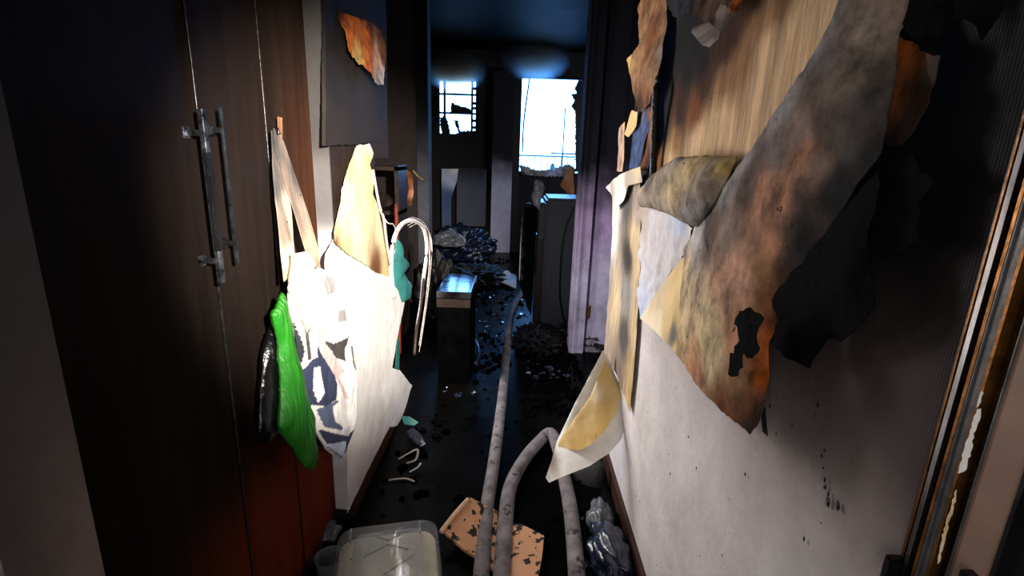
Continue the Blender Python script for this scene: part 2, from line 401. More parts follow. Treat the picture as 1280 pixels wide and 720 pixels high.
sheet('charred_shard', [(0.859, 8.080, 2.629, 'bk'),(0.806, 8.080, 2.515, 'bk'),(0.847, 8.080, 2.449, 'bk'),(0.764, 8.080, 2.424, 'bk'),(0.818, 8.080, 2.334, 'bk'),(0.774, 8.080, 2.253, 'bk'),(0.840, 8.080, 2.175, 'bk'),(0.897, 8.080, 1.287, 'bk'),(1.035, 8.080, 1.291, 'bk'),(0.943, 8.080, 2.632, 'bk')], 1, 'char', w2, jag=.02, res=.05, thick=.02)
sheet('sill_rubble', [(0.017, 8.040, 1.380, 'gr'),(0.155, 8.040, 1.336, 'g'),(0.307, 8.040, 1.293, 'gr'),(0.529, 8.040, 1.324, 'lb'),(0.798, 8.040, 1.406, 'gr'),(0.903, 8.040, 1.324, 'dg'),(0.860, 8.040, 1.214, 'sm'),(0.060, 8.040, 1.212, 'sm')], 1, 'peel', w2, jag=.025, res=.04, thick=.1)
# charred door and pale panels on the far wall
def colm(p): return mixc(lin((215,210,228)), lin((10,10,13)), ss(1.02, 1.5, p.z+.1*fbm(p,3)))
struct(gridbox('trim_3', (-.40, -.09, 7.92, YE, 0, 2.7), .1, 'clean', colm))
struct(bx('trim_4', (-.09, .02, 7.98, YE, 0, 2.7), 'frame'))
struct(bx('trim_5', (-1.36, -1.22, 6.9, 7.05, 0, 2.7), 'soot'))
def pnl(x0, x1, y0, y1, z0, z1): return gridbox
tag(gridbox('cupboard_panel', (-.90, -.48, 7.6, 7.9, .45, 1.3), .12, 'clean', lambda p: mixc(lin((84,88,98)), lin((34,36,42)), ss(1.0, 1.3, p.z))), 'grey scorched cupboard front below the left window', 'cupboard')
tag(sheet('white_board', [(-1.111, 7.500, 1.284, 'lb'),(-0.866, 7.500, 1.292, 'w'),(-0.889, 7.500, 1.120, 'lb'),(-0.970, 7.500, 0.863, 'bl'),((-0.969, 7.500, 0.243)[0], 7.5, 0, 'bk'),((-1.102, 7.500, 0.238)[0], 7.5, 0, 'bk'),(-1.112, 7.500, 0.835, 'bl')], 1, 'clean', res=.06, wr=.01), 'small bluish white board leaning under the left window', 'board')

def smoke(name, label, loc, sz, dens):  # scatter volume added for the blue glow at the window tops
    m = bpy.data.materials.new(name); m.use_nodes = True; nt = m.node_tree; nt.nodes.remove(nt.nodes['Principled BSDF'])
    v = nt.nodes.new('ShaderNodeVolumeScatter'); v.inputs['Color'].default_value = (.5, .74, 1, 1); v.inputs['Anisotropy'].default_value = .6
    tc = nt.nodes.new('ShaderNodeTexCoord'); ln = nt.nodes.new('ShaderNodeVectorMath'); ln.operation = 'LENGTH'; nt.links.new(tc.outputs['Object'], ln.inputs[0])
    mr = nt.nodes.new('ShaderNodeMapRange'); mr.interpolation_type = 'SMOOTHSTEP'; mr.inputs[1].default_value = 0; mr.inputs[2].default_value = 1; mr.inputs[3].default_value = dens; mr.inputs[4].default_value = 0
    nt.links.new(ln.outputs['Value'], mr.inputs[0]); nt.links.new(mr.outputs[0], v.inputs['Density']); nt.links.new(v.outputs[0], nt.nodes['Material Output'].inputs['Volume'])
    bm = bmesh.new(); bmesh.ops.create_icosphere(bm, subdivisions=3, radius=1)
    me = bpy.data.meshes.new(name); bm.to_mesh(me); bm.free(); me.materials.append(m)
    o = bpy.data.objects.new(name, me); C.objects.link(o); o.location = loc; o.scale = sz
    tag(o, label, 'smoke'); o['kind'] = 'stuff'
smoke('smoke', 'blue-lit smoke added for the glow at the top of the left window', (-.98, 7.84, 2.66), (.55, .34, .30), 22)
smoke('smoke', 'fainter smoke added for the blue glow above the right window', (.20, 7.80, 2.86), (.55, .36, .34), 14)

# outside: balcony rail beyond the right window
tag(bx('balcony_slab', (-1.5, 2.2, 8.3, 9.6, .9, 1.06), 'conc'), 'pale balcony ledge outside the right window', 'balcony')
rl = thing('balcony_railing', 'thin grey balcony railing beyond the right window', 'railing', (.5, 9.4, 1.06))
bx('top_rail', (-.6, 1.8, 9.38, 9.41, 1.5, 1.53), 'railm', rl)
for i in range(20): bx('baluster', (-.55+i*.12, -.535+i*.12, 9.385, 9.405, 1.06, 1.5), 'railm', rl)
ps = thing('clothes_post', 'thin dark post with crossbar standing on the balcony', 'post', (.72, 8.9, 1.06))
bx('post', (.745, .765, 8.89, 8.91, 1.06, 2.3), 'frame', ps); bx('crossbar', (.55, 1.1, 8.89, 8.91, 1.55, 1.575), 'frame', ps)
tag(wad('potted_shrub', (.6, 8.95, 1.06), (.06, .06, .18), 'green', seed=3), 'small green shrub on the balcony seen through the right window', 'plant')

# entrance door frame on the right, near the camera: upright strips side by side
def upr(nm, y0, y1, dx, m, par=None): return bx(nm, (XR-dx, XR+.003, y0, y1, 0, 2.72), m, par)
fr1 = struct(upr('door_2', .486, .535, .004, 'brownm'))
upr('thin_bead', .5285, .5305, .007, 'bronze', fr1)
upr('chrome_strip', .5145, .5205, .012, 'chrome', fr1)
upr('bronze_strip', .505, .509, .010, 'bronze', fr1)
upr('white_edge', .5005, .502, .012, 'greym', fr1)
upr('aluminium_strip', .488, .5005, .010, 'greym', fr1)
upr('bronze_edge', .4845, .488, .013, 'bronze', fr1)
upr('dark_channel', .4655, .4845, .002, 'blackp', fr1)
upr('panel_edge', .4637, .465, .015, 'greym', fr1)
gridbox('door_leaf_edge', (XR-.013, XR+.003, .4225, .4635, 0, 2.7), .05, 'greysteel', lambda p: lin((150,120,104)), fr1)
upr('dark_bead', .418, .4225, .016, 'blackp', fr1)
bx('track_clip', (XR-.025, XR, .522, .536, .99, 1.03), 'blackp', fr1, .003)
bx('track_clip', (XR-.025, XR, .425, .445, 1.06, 1.095), 'blackp', fr1, .003)
def chip(pts): return sheet('paint_chip', pts, 0, 'clean', fr1, res=.004, jag=.003, wr=0, thick=.001, dcol='wh')
chip([(0.491, 0.484, 1.258, 'wh'),(0.491, 0.481, 1.261, 'wh'),(0.491, 0.477, 1.207, 'wh'),(0.491, 0.479, 1.187, 'wh'),(0.491, 0.484, 1.181, 'wh'),(0.491, 0.485, 1.212, 'wh')])
chip([(0.491, 0.485, 1.279, 'wh'),(0.491, 0.483, 1.278, 'wh'),(0.491, 0.483, 1.267, 'wh'),(0.491, 0.485, 1.260, 'wh')])
chip([(0.491, 0.481, 1.145, 'cr'),(0.491, 0.481, 1.163, 'cr'),(0.491, 0.478, 1.137, 'oc'),(0.491, 0.477, 1.096, 'cr'),(0.491, 0.477, 1.069, 'cr'),(0.491, 0.482, 1.112, 'oc')])

struct(bx('trim_9', (XR+.004, XR+.13, .42, .54, 0, 3.0), 'soot'))
# left metal frame edge at the picture corner
struct(bx('trim_6', (-.66, -.622, -1.2, .50, 0, 3.0), 'brownm'))
struct(bx('trim_7', (-.66, -.620, .50, .505, 0, 3.0), 'alu'))

# ------------------------------------------------------------- tall closet with three doors and two bar handles
cl = thing('closet', 'tall built-in mahogany closet blackened by soot on the left', 'closet', (-.71, 1.2, 0))
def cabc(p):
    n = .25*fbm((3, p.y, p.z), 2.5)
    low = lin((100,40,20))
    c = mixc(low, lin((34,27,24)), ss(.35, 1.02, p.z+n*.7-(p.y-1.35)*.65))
    c = mixc(c, lin((96,56,36)), .55*ss(1.45, 1.75, p.y)*ss(.9,1.3,p.z)*(1-ss(1.55,2.0,p.z)))  # warm lit patch beside the bags, painted into the door colour
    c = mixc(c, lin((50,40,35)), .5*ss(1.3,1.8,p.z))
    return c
bx('carcass', (-.83, -.735, .66, 1.80, 0, 2.7), 'soot', cl)
for i, (y0, y1, x) in enumerate(((.72, 1.15, -.704), (1.157, 1.47, -.71), (1.476, 1.785, -.71))):
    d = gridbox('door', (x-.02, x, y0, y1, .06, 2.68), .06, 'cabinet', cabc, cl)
    if i == 0:
        bmh = bmesh.new(); doorA = d
        tube('edge_trim', [(x+.002, 1.147, .06), (x+.002, 1.147, 2.6)], .0035, 'worn', d, 6)
    if i == 1: doorB = d; tube('edge_trim', [(x+.001, 1.466, .06), (x+.001, 1.466, 2.6)], .002, 'worn', d, 6)
bx('plinth', (-.76, -.715, .72, 1.79, 0, .055), 'base', cl)
def handle(door, y, z0, z1, off, m='dull', w=.006):
    xb = -.705+off
    bm = bmesh.new(); box(bm, xb-w, xb+w, y-w*1.3, y+w*1.3, z0, z1, .002)
    for z in (z0+.05, z1-.05):
        box(bm, -.706, xb, y-.006, y+.006, z-.006, z+.006, .002); box(bm, -.706, -.698, y-.012, y+.012, z-.012, z+.012, .002)
    return obj('handle', bm, m, door)
handle(doorA, 1.098, 1.20, 1.575, .042)
bx('grip', (-.668, -.655, 1.088, 1.108, 1.27, 1.49), 'blackp', doorA, .004)
handle(doorB, 1.19, 1.225, 1.585, .03, 'worn', .004)

# ------------------------------------------------------------- left wall: panels and torn paper
tag(sheet('upper_wall_panel', [(-0.643, 1.802, 2.060, 'ch'),(-0.643, 2.598, 2.315, 'ch'),(-0.643, 2.570, 1.972, 'ch'),(-0.643, 2.534, 1.562, 'sm2'),(-0.643, 2.348, 1.545, 'sm2'),(-0.643, 2.057, 1.525, 'sm2'),(-0.643, 1.717, 1.512, 'sm2')], 0, 'paint', res=.03, jag=.004, thick=.012), 'smoke-darkened grey panel on the upper left wall with a ragged right edge', 'wall panel')
tag(sheet('scorched_hole_edge', [(-0.635, 1.911, 1.963, 'db'),(-0.625, 2.020, 1.975, 'og'),(-0.625, 2.249, 2.007, 'br'),(-0.625, 2.492, 2.024, 'db'),(-0.605, 2.414, 1.910, 'br'),(-0.600, 2.352, 1.789, 'g'),(-0.595, 2.227, 1.767, 'gr'),(-0.595, 2.115, 1.800, 'og'),(-0.605, 2.008, 1.816, 'oc'),(-0.605, 1.920, 1.844, 'og'),(-0.625, 1.938, 1.904, 'og'),(-0.635, 1.891, 1.933, 'db')], 0, 'peel', res=.02, jag=.012, wr=.015, thick=.002, inner=[(-0.620, 2.196, 1.916, 'og'),(-0.615, 2.290, 1.872, 'pk')]), 'orange burnt paper curling off the top of the left wall', 'torn paper')
tag(sheet('white_wall_sheet', [(-0.643, 1.672, 1.156, 'wh'),(-0.643, 1.763, 1.202, 'wh'),(-0.635, 2.019, 1.089, 'wh'),(-0.635, 2.468, 0.891, 'wh'),(-0.625, 2.770, 0.664, 'wh'),(-0.625, 2.557, 0.514, 'wh'),(-0.635, 2.476, 0.385, 'wh'),(-0.625, 2.611, 0.311, 'w'),(-0.615, 2.873, 0.092, 'w'),(-0.625, 2.683, 0.012, 'lg'),(-0.635, 2.561, -0.007, 'g'),(-0.643, 2.435, 0.056, 'g'),(-0.647, 2.163, 0.048, 'g'),(-0.647, 1.738, 0.072, 'g'),(-0.647, 1.780, 0.344, 'w'),(-0.647, 1.569, 0.478, 'w')], 0, 'clean', res=.03, jag=.003, wr=.006), 'white sheet over the lower left wall glaring in the lamplight', 'wall sheet')
struct(sheet('trim_8', [(-.712, 1.787, .055, 'g'), (-.652, 1.787, .05, 'g'), (-.652, 1.787, 1.05, 'g'), (-.652, 1.787, 1.35, 'dg'), (-.652, 1.787, 1.6, 'sm'), (-.652, 1.787, 2.0, 'sm'), (-.652, 1.787, 2.7, 'sm'), (-.712, 1.787, 2.7, 'sm'), (-.712, 1.787, 2.0, 'sm'), (-.712, 1.787, 1.6, 'sm'), (-.712, 1.787, 1.35, 'dg'), (-.712, 1.787, 1.05, 'w')], 1, 'clean', res=.03, wr=.001, thick=.008))
tag(sheet('ochre_paper', [(-0.643, 2.066, 1.519, 'cr'),(-0.640, 2.235, 1.529, 'w'),(-0.635, 2.261, 1.490, 'oz'),(-0.635, 2.206, 1.446, 'oy'),(-0.625, 2.235, 1.378, 'oz'),(-0.625, 2.203, 1.329, 'oy'),(-0.625, 2.295, 1.244, 'oz'),(-0.625, 2.395, 1.126, 'oz'),(-0.625, 2.425, 0.995, 'oy'),(-0.625, 2.460, 0.889, 'oy'),(-0.625, 2.206, 0.973, 'br'),(-0.625, 1.983, 1.070, 'oz'),(-0.625, 1.844, 1.123, 'oy'),(-0.625, 1.711, 1.194, 'br'),(-0.625, 1.717, 1.226, 'oy'),(-0.635, 1.804, 1.294, 'oz'),(-0.635, 1.870, 1.386, 'oz'),(-0.640, 1.948, 1.441, 'oy')], 0, 'clean', res=.02, jag=.006, wr=.012, inner=[(-0.610, 1.952, 1.192, 'cr'),(-0.620, 1.952, 1.316, 'oz')]), 'ochre torn paper with singed edges above the white sheet', 'torn paper')
tag(tube('loose_string', [(-0.625, 2.216, 1.423),(-0.615, 2.261, 1.269),(-0.595, 2.259, 1.202),(-0.605, 2.328, 1.099),(-0.605, 2.389, 0.971)], .006, 'whitep', seg=6), 'limp white strip dangling beside the ochre paper', 'strip')
tag(tube('thin_wire', [(-0.615, 2.259, 1.248),(-0.595, 2.314, 1.184),(-0.585, 2.393, 1.163),(-0.605, 2.536, 1.098)], .003, 'whitep', seg=6), 'short bent pale wire crossing toward the looped pipe', 'wire')

# bags on a hook
hk = thing('coat_hook', 'dark hook on the closet carrying the tan straps', 'hook', (-0.710, 1.537, 1.545))
tube('hook_arm', [(-0.705, 1.495, 1.537),(-0.670, 1.442, 1.553),(-0.660, 1.437, 1.536)], .005, 'blackp', hk, 8)
tg = 'bags hanging from the closet hook'
tb = thing('tote_bag', 'white cloth tote bag with a bold navy print hanging by two long tan straps', 'bag', (-0.710, 1.639, 0.871), tg)
def px(l): return [(a[1], a[2]) for a in l]
navy = [
 (px([(-0.600, 1.295, 1.037),(-0.600, 1.345, 1.024),(-0.600, 1.372, 0.924),(-0.600, 1.351, 0.836),(-0.600, 1.311, 0.835),(-0.600, 1.299, 0.917)]), 'cb'),
 (px([(-0.600, 1.354, 0.855),(-0.600, 1.401, 0.891),(-0.600, 1.443, 0.916),(-0.600, 1.476, 0.881),(-0.600, 1.520, 0.813),(-0.600, 1.551, 0.735),(-0.600, 1.528, 0.688),(-0.600, 1.447, 0.708),(-0.600, 1.355, 0.762),(-0.600, 1.328, 0.807)]), 'nv'),
 (px([(-0.600, 1.497, 1.121),(-0.600, 1.583, 1.106),(-0.600, 1.573, 1.049),(-0.600, 1.493, 1.060)]), 'gr'),
 (px([(-0.600, 1.585, 0.985),(-0.600, 1.659, 0.968),(-0.600, 1.668, 0.921),(-0.600, 1.592, 0.941)]), 'gr'),
 (px([(-0.600, 1.482, 0.919),(-0.600, 1.546, 0.882),(-0.600, 1.683, 0.859),(-0.600, 1.629, 0.831),(-0.600, 1.637, 0.780),(-0.600, 1.565, 0.822),(-0.600, 1.509, 0.835)]), 'sm'),
 (px([(-0.600, 1.409, 0.717),(-0.600, 1.460, 0.706),(-0.600, 1.542, 0.681),(-0.600, 1.591, 0.593),(-0.600, 1.553, 0.559),(-0.600, 1.435, 0.640)]), 'nv2'),
 (px([(-0.600, 1.410, 0.649),(-0.600, 1.496, 0.581),(-0.600, 1.610, 0.503),(-0.600, 1.716, 0.490),(-0.600, 1.767, 0.565),(-0.600, 1.757, 0.501),(-0.600, 1.708, 0.433),(-0.600, 1.581, 0.424),(-0.600, 1.462, 0.548)]), 'nv'),
 (px([(-0.600, 1.438, 0.575),(-0.600, 1.577, 0.504),(-0.600, 1.575, 0.438),(-0.600, 1.487, 0.526)]), 'lb'),
 (px([(-0.600, 1.452, 0.970),(-0.600, 1.493, 0.982),(-0.600, 1.523, 0.961),(-0.600, 1.486, 0.942),(-0.600, 1.493, 0.902),(-0.600, 1.565, 0.822),(-0.600, 1.637, 0.725),(-0.600, 1.667, 0.642),(-0.600, 1.616, 0.643),(-0.600, 1.565, 0.729),(-0.600, 1.506, 0.814),(-0.600, 1.446, 0.899)]), 'rs'),
 (px([(-0.600, 1.570, 0.756),(-0.600, 1.648, 0.745),(-0.600, 1.723, 0.653),(-0.600, 1.737, 0.563),(-0.600, 1.682, 0.510),(-0.600, 1.584, 0.547),(-0.600, 1.503, 0.624),(-0.600, 1.498, 0.680),(-0.600, 1.556, 0.668),(-0.600, 1.594, 0.611),(-0.600, 1.643, 0.603),(-0.600, 1.636, 0.664)]), 'wh'),
 (px([(-0.600, 1.408, 0.857),(-0.600, 1.438, 0.849),(-0.600, 1.455, 0.754),(-0.600, 1.424, 0.731),(-0.600, 1.403, 0.793)]), 'w'),
 (px([(-0.600, 1.694, 0.818),(-0.600, 1.711, 0.812),(-0.600, 1.731, 0.708),(-0.600, 1.714, 0.716)]), 'dg'),
 (px([(-0.600, 1.743, 0.786),(-0.600, 1.760, 0.779),(-0.600, 1.759, 0.709),(-0.600, 1.750, 0.713)]), 'dg'),
 (px([(-0.600, 1.392, 0.971),(-0.600, 1.421, 0.971),(-0.600, 1.431, 0.884),(-0.600, 1.396, 0.893)]), 'w'),
]
sheet('bag_body', [(-0.620, 1.350, 1.146, 'w'),(-0.610, 1.411, 1.141, 'w'),(-0.610, 1.521, 1.145, 'w'),(-0.600, 1.584, 1.116, 'w'),(-0.600, 1.689, 1.000, 'wh'),(-0.600, 1.750, 0.834, 'wh'),(-0.600, 1.781, 0.659, 'w'),(-0.600, 1.759, 0.517, 'w'),(-0.600, 1.673, 0.448, 'w'),(-0.600, 1.566, 0.434, 'lb'),(-0.600, 1.461, 0.543, 'w'),(-0.610, 1.408, 0.639, 'w'),(-0.620, 1.392, 0.758, 'w'),(-0.620, 1.359, 0.903, 'w'),(-0.620, 1.340, 1.032, 'w'),(-0.620, 1.328, 1.106, 'w')], 0, 'cloth', tb, res=.005, puff=.022, wr=.008, wscale=14, prints=navy)
sheet('strap', [(-0.680, 1.434, 1.546, 'dg'),(-0.675, 1.476, 1.546, 'gb'),(-0.670, 1.482, 1.445, 'gb'),(-0.650, 1.452, 1.329, 'gt'),(-0.630, 1.403, 1.168, 'cr'),(-0.630, 1.328, 1.147, 'pk'),(-0.650, 1.367, 1.277, 'gb'),(-0.670, 1.402, 1.414, 'dg')], 0, 'streak', tb, res=.02, wr=.004, thick=.003)
sheet('strap', [(-0.670, 1.428, 1.552, 'dg'),(-0.665, 1.469, 1.520, 'gb'),(-0.660, 1.515, 1.433, 'dg'),(-0.640, 1.548, 1.300, 'gt'),(-0.620, 1.550, 1.200, 'be'),(-0.620, 1.564, 1.130, 'gt'),(-0.620, 1.486, 1.158, 'gb'),(-0.640, 1.464, 1.286, 'gb'),(-0.660, 1.448, 1.413, 'gb'),(-0.670, 1.428, 1.500, 'dg')], 0, 'streak', tb, res=.02, wr=.004, thick=.003)
sheet('bag_top_fold', [(-0.610, 1.351, 1.219, 'be'),(-0.600, 1.428, 1.214, 'w'),(-0.600, 1.462, 1.169, 'cr'),(-0.600, 1.438, 1.101, 'w'),(-0.590, 1.417, 1.020, 'w'),(-0.590, 1.358, 0.984, 'gt'),(-0.600, 1.342, 1.068, 'be'),(-0.610, 1.315, 1.133, 'gt')], 0, 'cloth', tb, res=.012, puff=.015, wr=.02, wscale=20)
sheet('bag_tag', [(-0.570, 1.323, 1.002, 'w'),(-0.570, 1.351, 1.002, 'w'),(-0.570, 1.360, 0.917, 'w'),(-0.570, 1.331, 0.921, 'g')], 0, 'clean', tb, res=.02, wr=0)
tag(sheet('plastic_strap', [(-0.690, 1.501, 1.586, 'br'),(-0.690, 1.526, 1.585, 'pt'),(-0.680, 1.493, 1.500, 'br'),(-0.680, 1.469, 1.504, 'br')], 0, 'clean', res=.02, thick=.003), 'narrow brown strip standing up behind the tan straps', 'strip')
g = sheet('green_bag', [(-0.630, 1.309, 1.122, 'gn'),(-0.630, 1.332, 1.086, 'gn'),(-0.620, 1.322, 0.991, 'gn'),(-0.610, 1.339, 0.862, 'gn'),(-0.610, 1.394, 0.702, 'gn'),(-0.610, 1.405, 0.584, 'gn'),(-0.610, 1.392, 0.508, 'gn'),(-0.610, 1.312, 0.580, 'gn'),(-0.620, 1.265, 0.677, 'gn'),(-0.620, 1.212, 0.767, 'gn'),(-0.630, 1.246, 0.857, 'gn'),(-0.630, 1.265, 0.989, 'gn'),(-0.630, 1.250, 1.079, 'gn'),(-0.630, 1.270, 1.089, 'gn')], 0, 'greenfilm', res=.012, puff=.028, wr=.02, wscale=7)
tag(g, 'bright green plastic bag drooping between the black bag and the tote', 'bag', tg)
k = sheet('black_bag', [(-0.665, 1.321, 1.037, 'bk'),(-0.660, 1.330, 0.962, 'bk'),(-0.660, 1.319, 0.819, 'bk'),(-0.660, 1.297, 0.703, 'bk'),(-0.660, 1.251, 0.718, 'bk'),(-0.660, 1.201, 0.721, 'bk'),(-0.665, 1.189, 0.767, 'bk'),(-0.665, 1.213, 0.871, 'bk'),(-0.665, 1.254, 0.969, 'bk')], 0, 'blackfilm', res=.014, puff=.03, wr=.01, wscale=10)
tag(k, 'crinkled black plastic bag hanging left of the green one', 'bag', tg)

# looped pipe and teal scrap at the end of the left wall
lp = thing('looped_pipe', 'pale pipe bent into a hook past the end of the left wall', 'pipe', (-0.600, 2.816, 1.020))
tube('pipe', [(-0.620, 2.493, 0.771),(-0.620, 2.464, 0.955),(-0.610, 2.504, 1.079),(-0.600, 2.645, 1.133),(-0.590, 2.865, 1.123),(-0.580, 3.104, 1.059),(-0.570, 3.181, 0.961),(-0.570, 3.174, 0.848),(-0.570, 3.053, 0.729)], .011, 'whitep', lp)
tube('dark_end', [(-0.570, 3.054, 0.739),(-0.570, 2.964, 0.599),(-0.570, 2.829, 0.489),(-0.570, 2.745, 0.350)], .010, 'brownm', lp)
for j, dx in enumerate((-3, 3, 6)):
    tube('stray_wire', [(-0.580, 2.595, 1.153),(-0.570, 2.770, 1.153),(-0.560, 3.050, 1.086),(-0.550, 3.184, 0.961),(-0.550, 3.079, 0.671),(-0.550, 2.789, 0.353)] if j == 0 else [tuple(a+(.006*j if i == 0 else -.012*j if i == 2 else .01*j) for i, a in enumerate(q)) for q in ((-0.580, 2.651, 1.137),(-0.570, 2.857, 1.129),(-0.560, 3.130, 1.046),(-0.550, 3.181, 0.910),(-0.550, 2.993, 0.642),(-0.550, 2.745, 0.421))], .0018, 'whitep', lp, 5)
tag(sheet('teal_scrap', [(-0.640, 2.698, 1.046, 'tl'),(-0.620, 2.722, 1.012, 'tl'),(-0.600, 2.665, 0.948, 'tl'),(-0.600, 2.782, 0.888, 'tl'),(-0.600, 2.717, 0.866, 'tl'),(-0.600, 2.676, 0.857, 'tl'),(-0.600, 2.836, 0.752, 'tl'),(-0.600, 2.785, 0.680, 'tl'),(-0.620, 2.689, 0.688, 'tl'),(-0.640, 2.615, 0.790, 'tl'),(-0.640, 2.560, 0.934, 'tl')], 0, 'teal', res=.02, puff=.02, wr=.02, wscale=14), 'crumpled teal rubber scrap hanging behind the looped pipe', 'rubber scrap')
tag(sheet('teal_strip', [(-0.630, 2.598, 0.521, 'tl'),(-0.630, 2.632, 0.485, 'tl'),(-0.630, 2.614, 0.315, 'tl'),(-0.630, 2.524, 0.364, 'tl')], 0, 'teal', res=.02, wr=.003), 'thin teal strip behind the edge of the white sheet', 'strip')

# ------------------------------------------------------------- right wall: torn layers of paper
tag(sheet('exposed_backing', [(0.499, 2.396, 2.342, 'db'),(0.499, 0.776, 1.782, 'yb'),(0.499, 0.860, 1.724, 'yb'),(0.499, 1.004, 1.625, 'yb'),(0.499, 1.179, 1.486, 'yb'),(0.499, 1.396, 1.495, 'tn'),(0.499, 1.702, 1.488, 'tn'),(0.499, 1.848, 1.461, 'br'),(0.499, 1.976, 1.730, 'bk'),(0.499, 2.069, 2.020, 'bk')], 0, 'streak', res=.03, jag=.004, wr=.003,
    inner=[(0.499, 1.942, 1.963, 'bk'),(0.499, 1.888, 1.825, 'bk'),(0.499, 1.816, 1.713, 'bk'),(0.499, 1.626, 1.760, 'bk'),(0.499, 1.640, 1.893, 'bk'),(0.499, 1.474, 1.874, 'bk'),(0.499, 1.422, 1.806, 'db'),(0.499, 1.652, 1.625, 'db'),(0.499, 1.469, 1.695, 'db'),(0.499, 1.824, 1.610, 'bk'),(0.499, 1.296, 1.797, 'db'),(0.499, 1.208, 1.841, 'db'),(0.499, 1.225, 1.716, 'sb'),(0.499, 1.328, 1.687, 'sb'),(0.499, 1.577, 1.816, 'bk'),(0.499, 1.364, 1.566, 'tn'),(0.499, 1.250, 1.535, 'yb'),(0.499, 1.103, 1.784, 'sb'),(0.499, 1.736, 1.847, 'bk'),(0.499, 1.492, 1.760, 'bk'),(0.499, 1.671, 1.673, 'db'),(0.499, 1.359, 1.775, 'db'),(0.499, 1.511, 1.637, 'br'),(0.499, 1.324, 1.603, 'yb'),(0.499, 1.132, 1.670, 'yb'),(0.499, 1.206, 1.777, 'sb'),(0.499, 1.003, 1.746, 'yb'),(0.499, 1.671, 1.565, 'sb'),(0.499, 1.479, 1.549, 'yb'),(0.499, 1.262, 1.823, 'db'),(0.499, 1.117, 1.728, 'yb')]), 'streaked tan backing paper laid bare high on the right wall', 'paper layer')
st = thing('peeled_sheet', 'large peeled sheet slanting down the right wall, grey above and scorched tan below', 'torn paper', (0.505, 1.036, 1.348))
sheet('paper', [(0.455, 0.793, 1.777, 'gb'),(0.455, 0.814, 1.712, 'gr'),(0.455, 0.848, 1.676, 'gr'),(0.455, 0.916, 1.614, 'gr'),(0.455, 1.067, 1.499, 'gr'),(0.455, 1.151, 1.437, 'gr'),(0.465, 1.293, 1.346, 'g'),(0.475, 1.396, 1.266, 'gt'),(0.465, 1.355, 1.183, 'be'),(0.455, 1.312, 1.081, 'be'),(0.455, 1.306, 0.989, 'tn'),(0.445, 1.113, 0.985, 'pt'),(0.435, 0.928, 1.011, 'br'),(0.425, 0.792, 1.041, 'bk'),(0.425, 0.772, 1.080, 'db'),(0.425, 0.766, 1.121, 'db'),(0.435, 0.792, 1.168, 'og'),(0.445, 0.819, 1.204, 'og'),(0.455, 0.817, 1.238, 'db'),(0.455, 0.808, 1.290, 'ch'),(0.455, 0.773, 1.364, 'cb'),(0.455, 0.704, 1.456, 'ch'),(0.455, 0.658, 1.520, 'cb'),(0.455, 0.659, 1.567, 'sm'),(0.465, 0.683, 1.626, 'sm'),(0.475, 0.700, 1.667, 'gb'),(0.485, 0.657, 1.708, 'gb'),(0.485, 0.666, 1.735, 'gb')], 0, 'peel', st, res=.016, jag=.004, wr=.012,
    inner=[(0.450, 0.821, 1.670, 'p2'),(0.455, 0.780, 1.694, 'gb'),(0.445, 0.838, 1.616, 'p3'),(0.445, 0.906, 1.521, 'p2'),(0.445, 0.995, 1.462, 'p3'),(0.445, 1.147, 1.365, 'p3'),(0.455, 0.692, 1.618, 'p3'),(0.465, 0.690, 1.700, 'gb'),(0.445, 0.779, 1.565, 'p3'),(0.445, 0.686, 1.549, 'p3'),(0.445, 0.768, 1.531, 'p3'),(0.445, 0.824, 1.394, 'p3'),(0.445, 0.805, 1.447, 'p3'),(0.445, 0.827, 1.326, 'db'),(0.435, 0.858, 1.312, 'sb'),(0.445, 0.789, 1.399, 'ch'),(0.445, 0.742, 1.453, 'ch'),(0.455, 0.716, 1.493, 'ch'),(0.455, 0.697, 1.560, 'sm'),(0.445, 0.841, 1.557, 'gb'),(0.445, 0.758, 1.617, 'gb'),(0.455, 0.737, 1.664, 'gt'),(0.435, 0.920, 1.452, 'pt'),(0.445, 1.049, 1.344, 'gb'),(0.435, 0.834, 1.445, 'pt'),(0.425, 0.844, 1.377, 'pt'),(0.425, 1.019, 1.282, 'pk'),(0.425, 0.903, 1.278, 'pk'),(0.425, 1.068, 1.161, 'be'),(0.425, 1.002, 1.111, 'be'),(0.415, 0.879, 1.176, 'pt'),(0.415, 0.845, 1.128, 'sb'),(0.415, 0.817, 1.094, 'br'),(0.415, 0.781, 1.083, 'bk'),(0.415, 0.790, 1.153, 'og'),(0.435, 0.815, 1.187, 'og'),(0.445, 0.777, 1.497, 'gb'),(0.445, 0.712, 1.530, 'dg'),(0.445, 0.695, 1.580, 'dg'),(0.445, 0.775, 1.426, 'sm'),(0.445, 0.811, 1.357, 'sm'),(0.445, 0.852, 1.277, 'br'),(0.445, 0.727, 1.465, 'cb'),(0.455, 0.679, 1.530, 'ch'),(0.435, 0.806, 1.508, 'pt')])
sheet('charred_patch', [(0.400, 0.852, 1.249, 'sm'),(0.400, 0.817, 1.266, 'sm'),(0.405, 0.791, 1.263, 'db'),(0.405, 0.776, 1.260, 'db'),(0.405, 0.790, 1.225, 'sm'),(0.405, 0.773, 1.209, 'dg'),(0.405, 0.793, 1.183, 'sm'),(0.400, 0.814, 1.186, 'db'),(0.400, 0.823, 1.137, 'sm'),(0.400, 0.860, 1.123, 'dg'),(0.400, 0.862, 1.151, 'db'),(0.400, 0.835, 1.200, 'dg'),(0.400, 0.865, 1.220, 'sm')], 0, 'charpaper', st, res=.01, jag=.014, wr=.004)
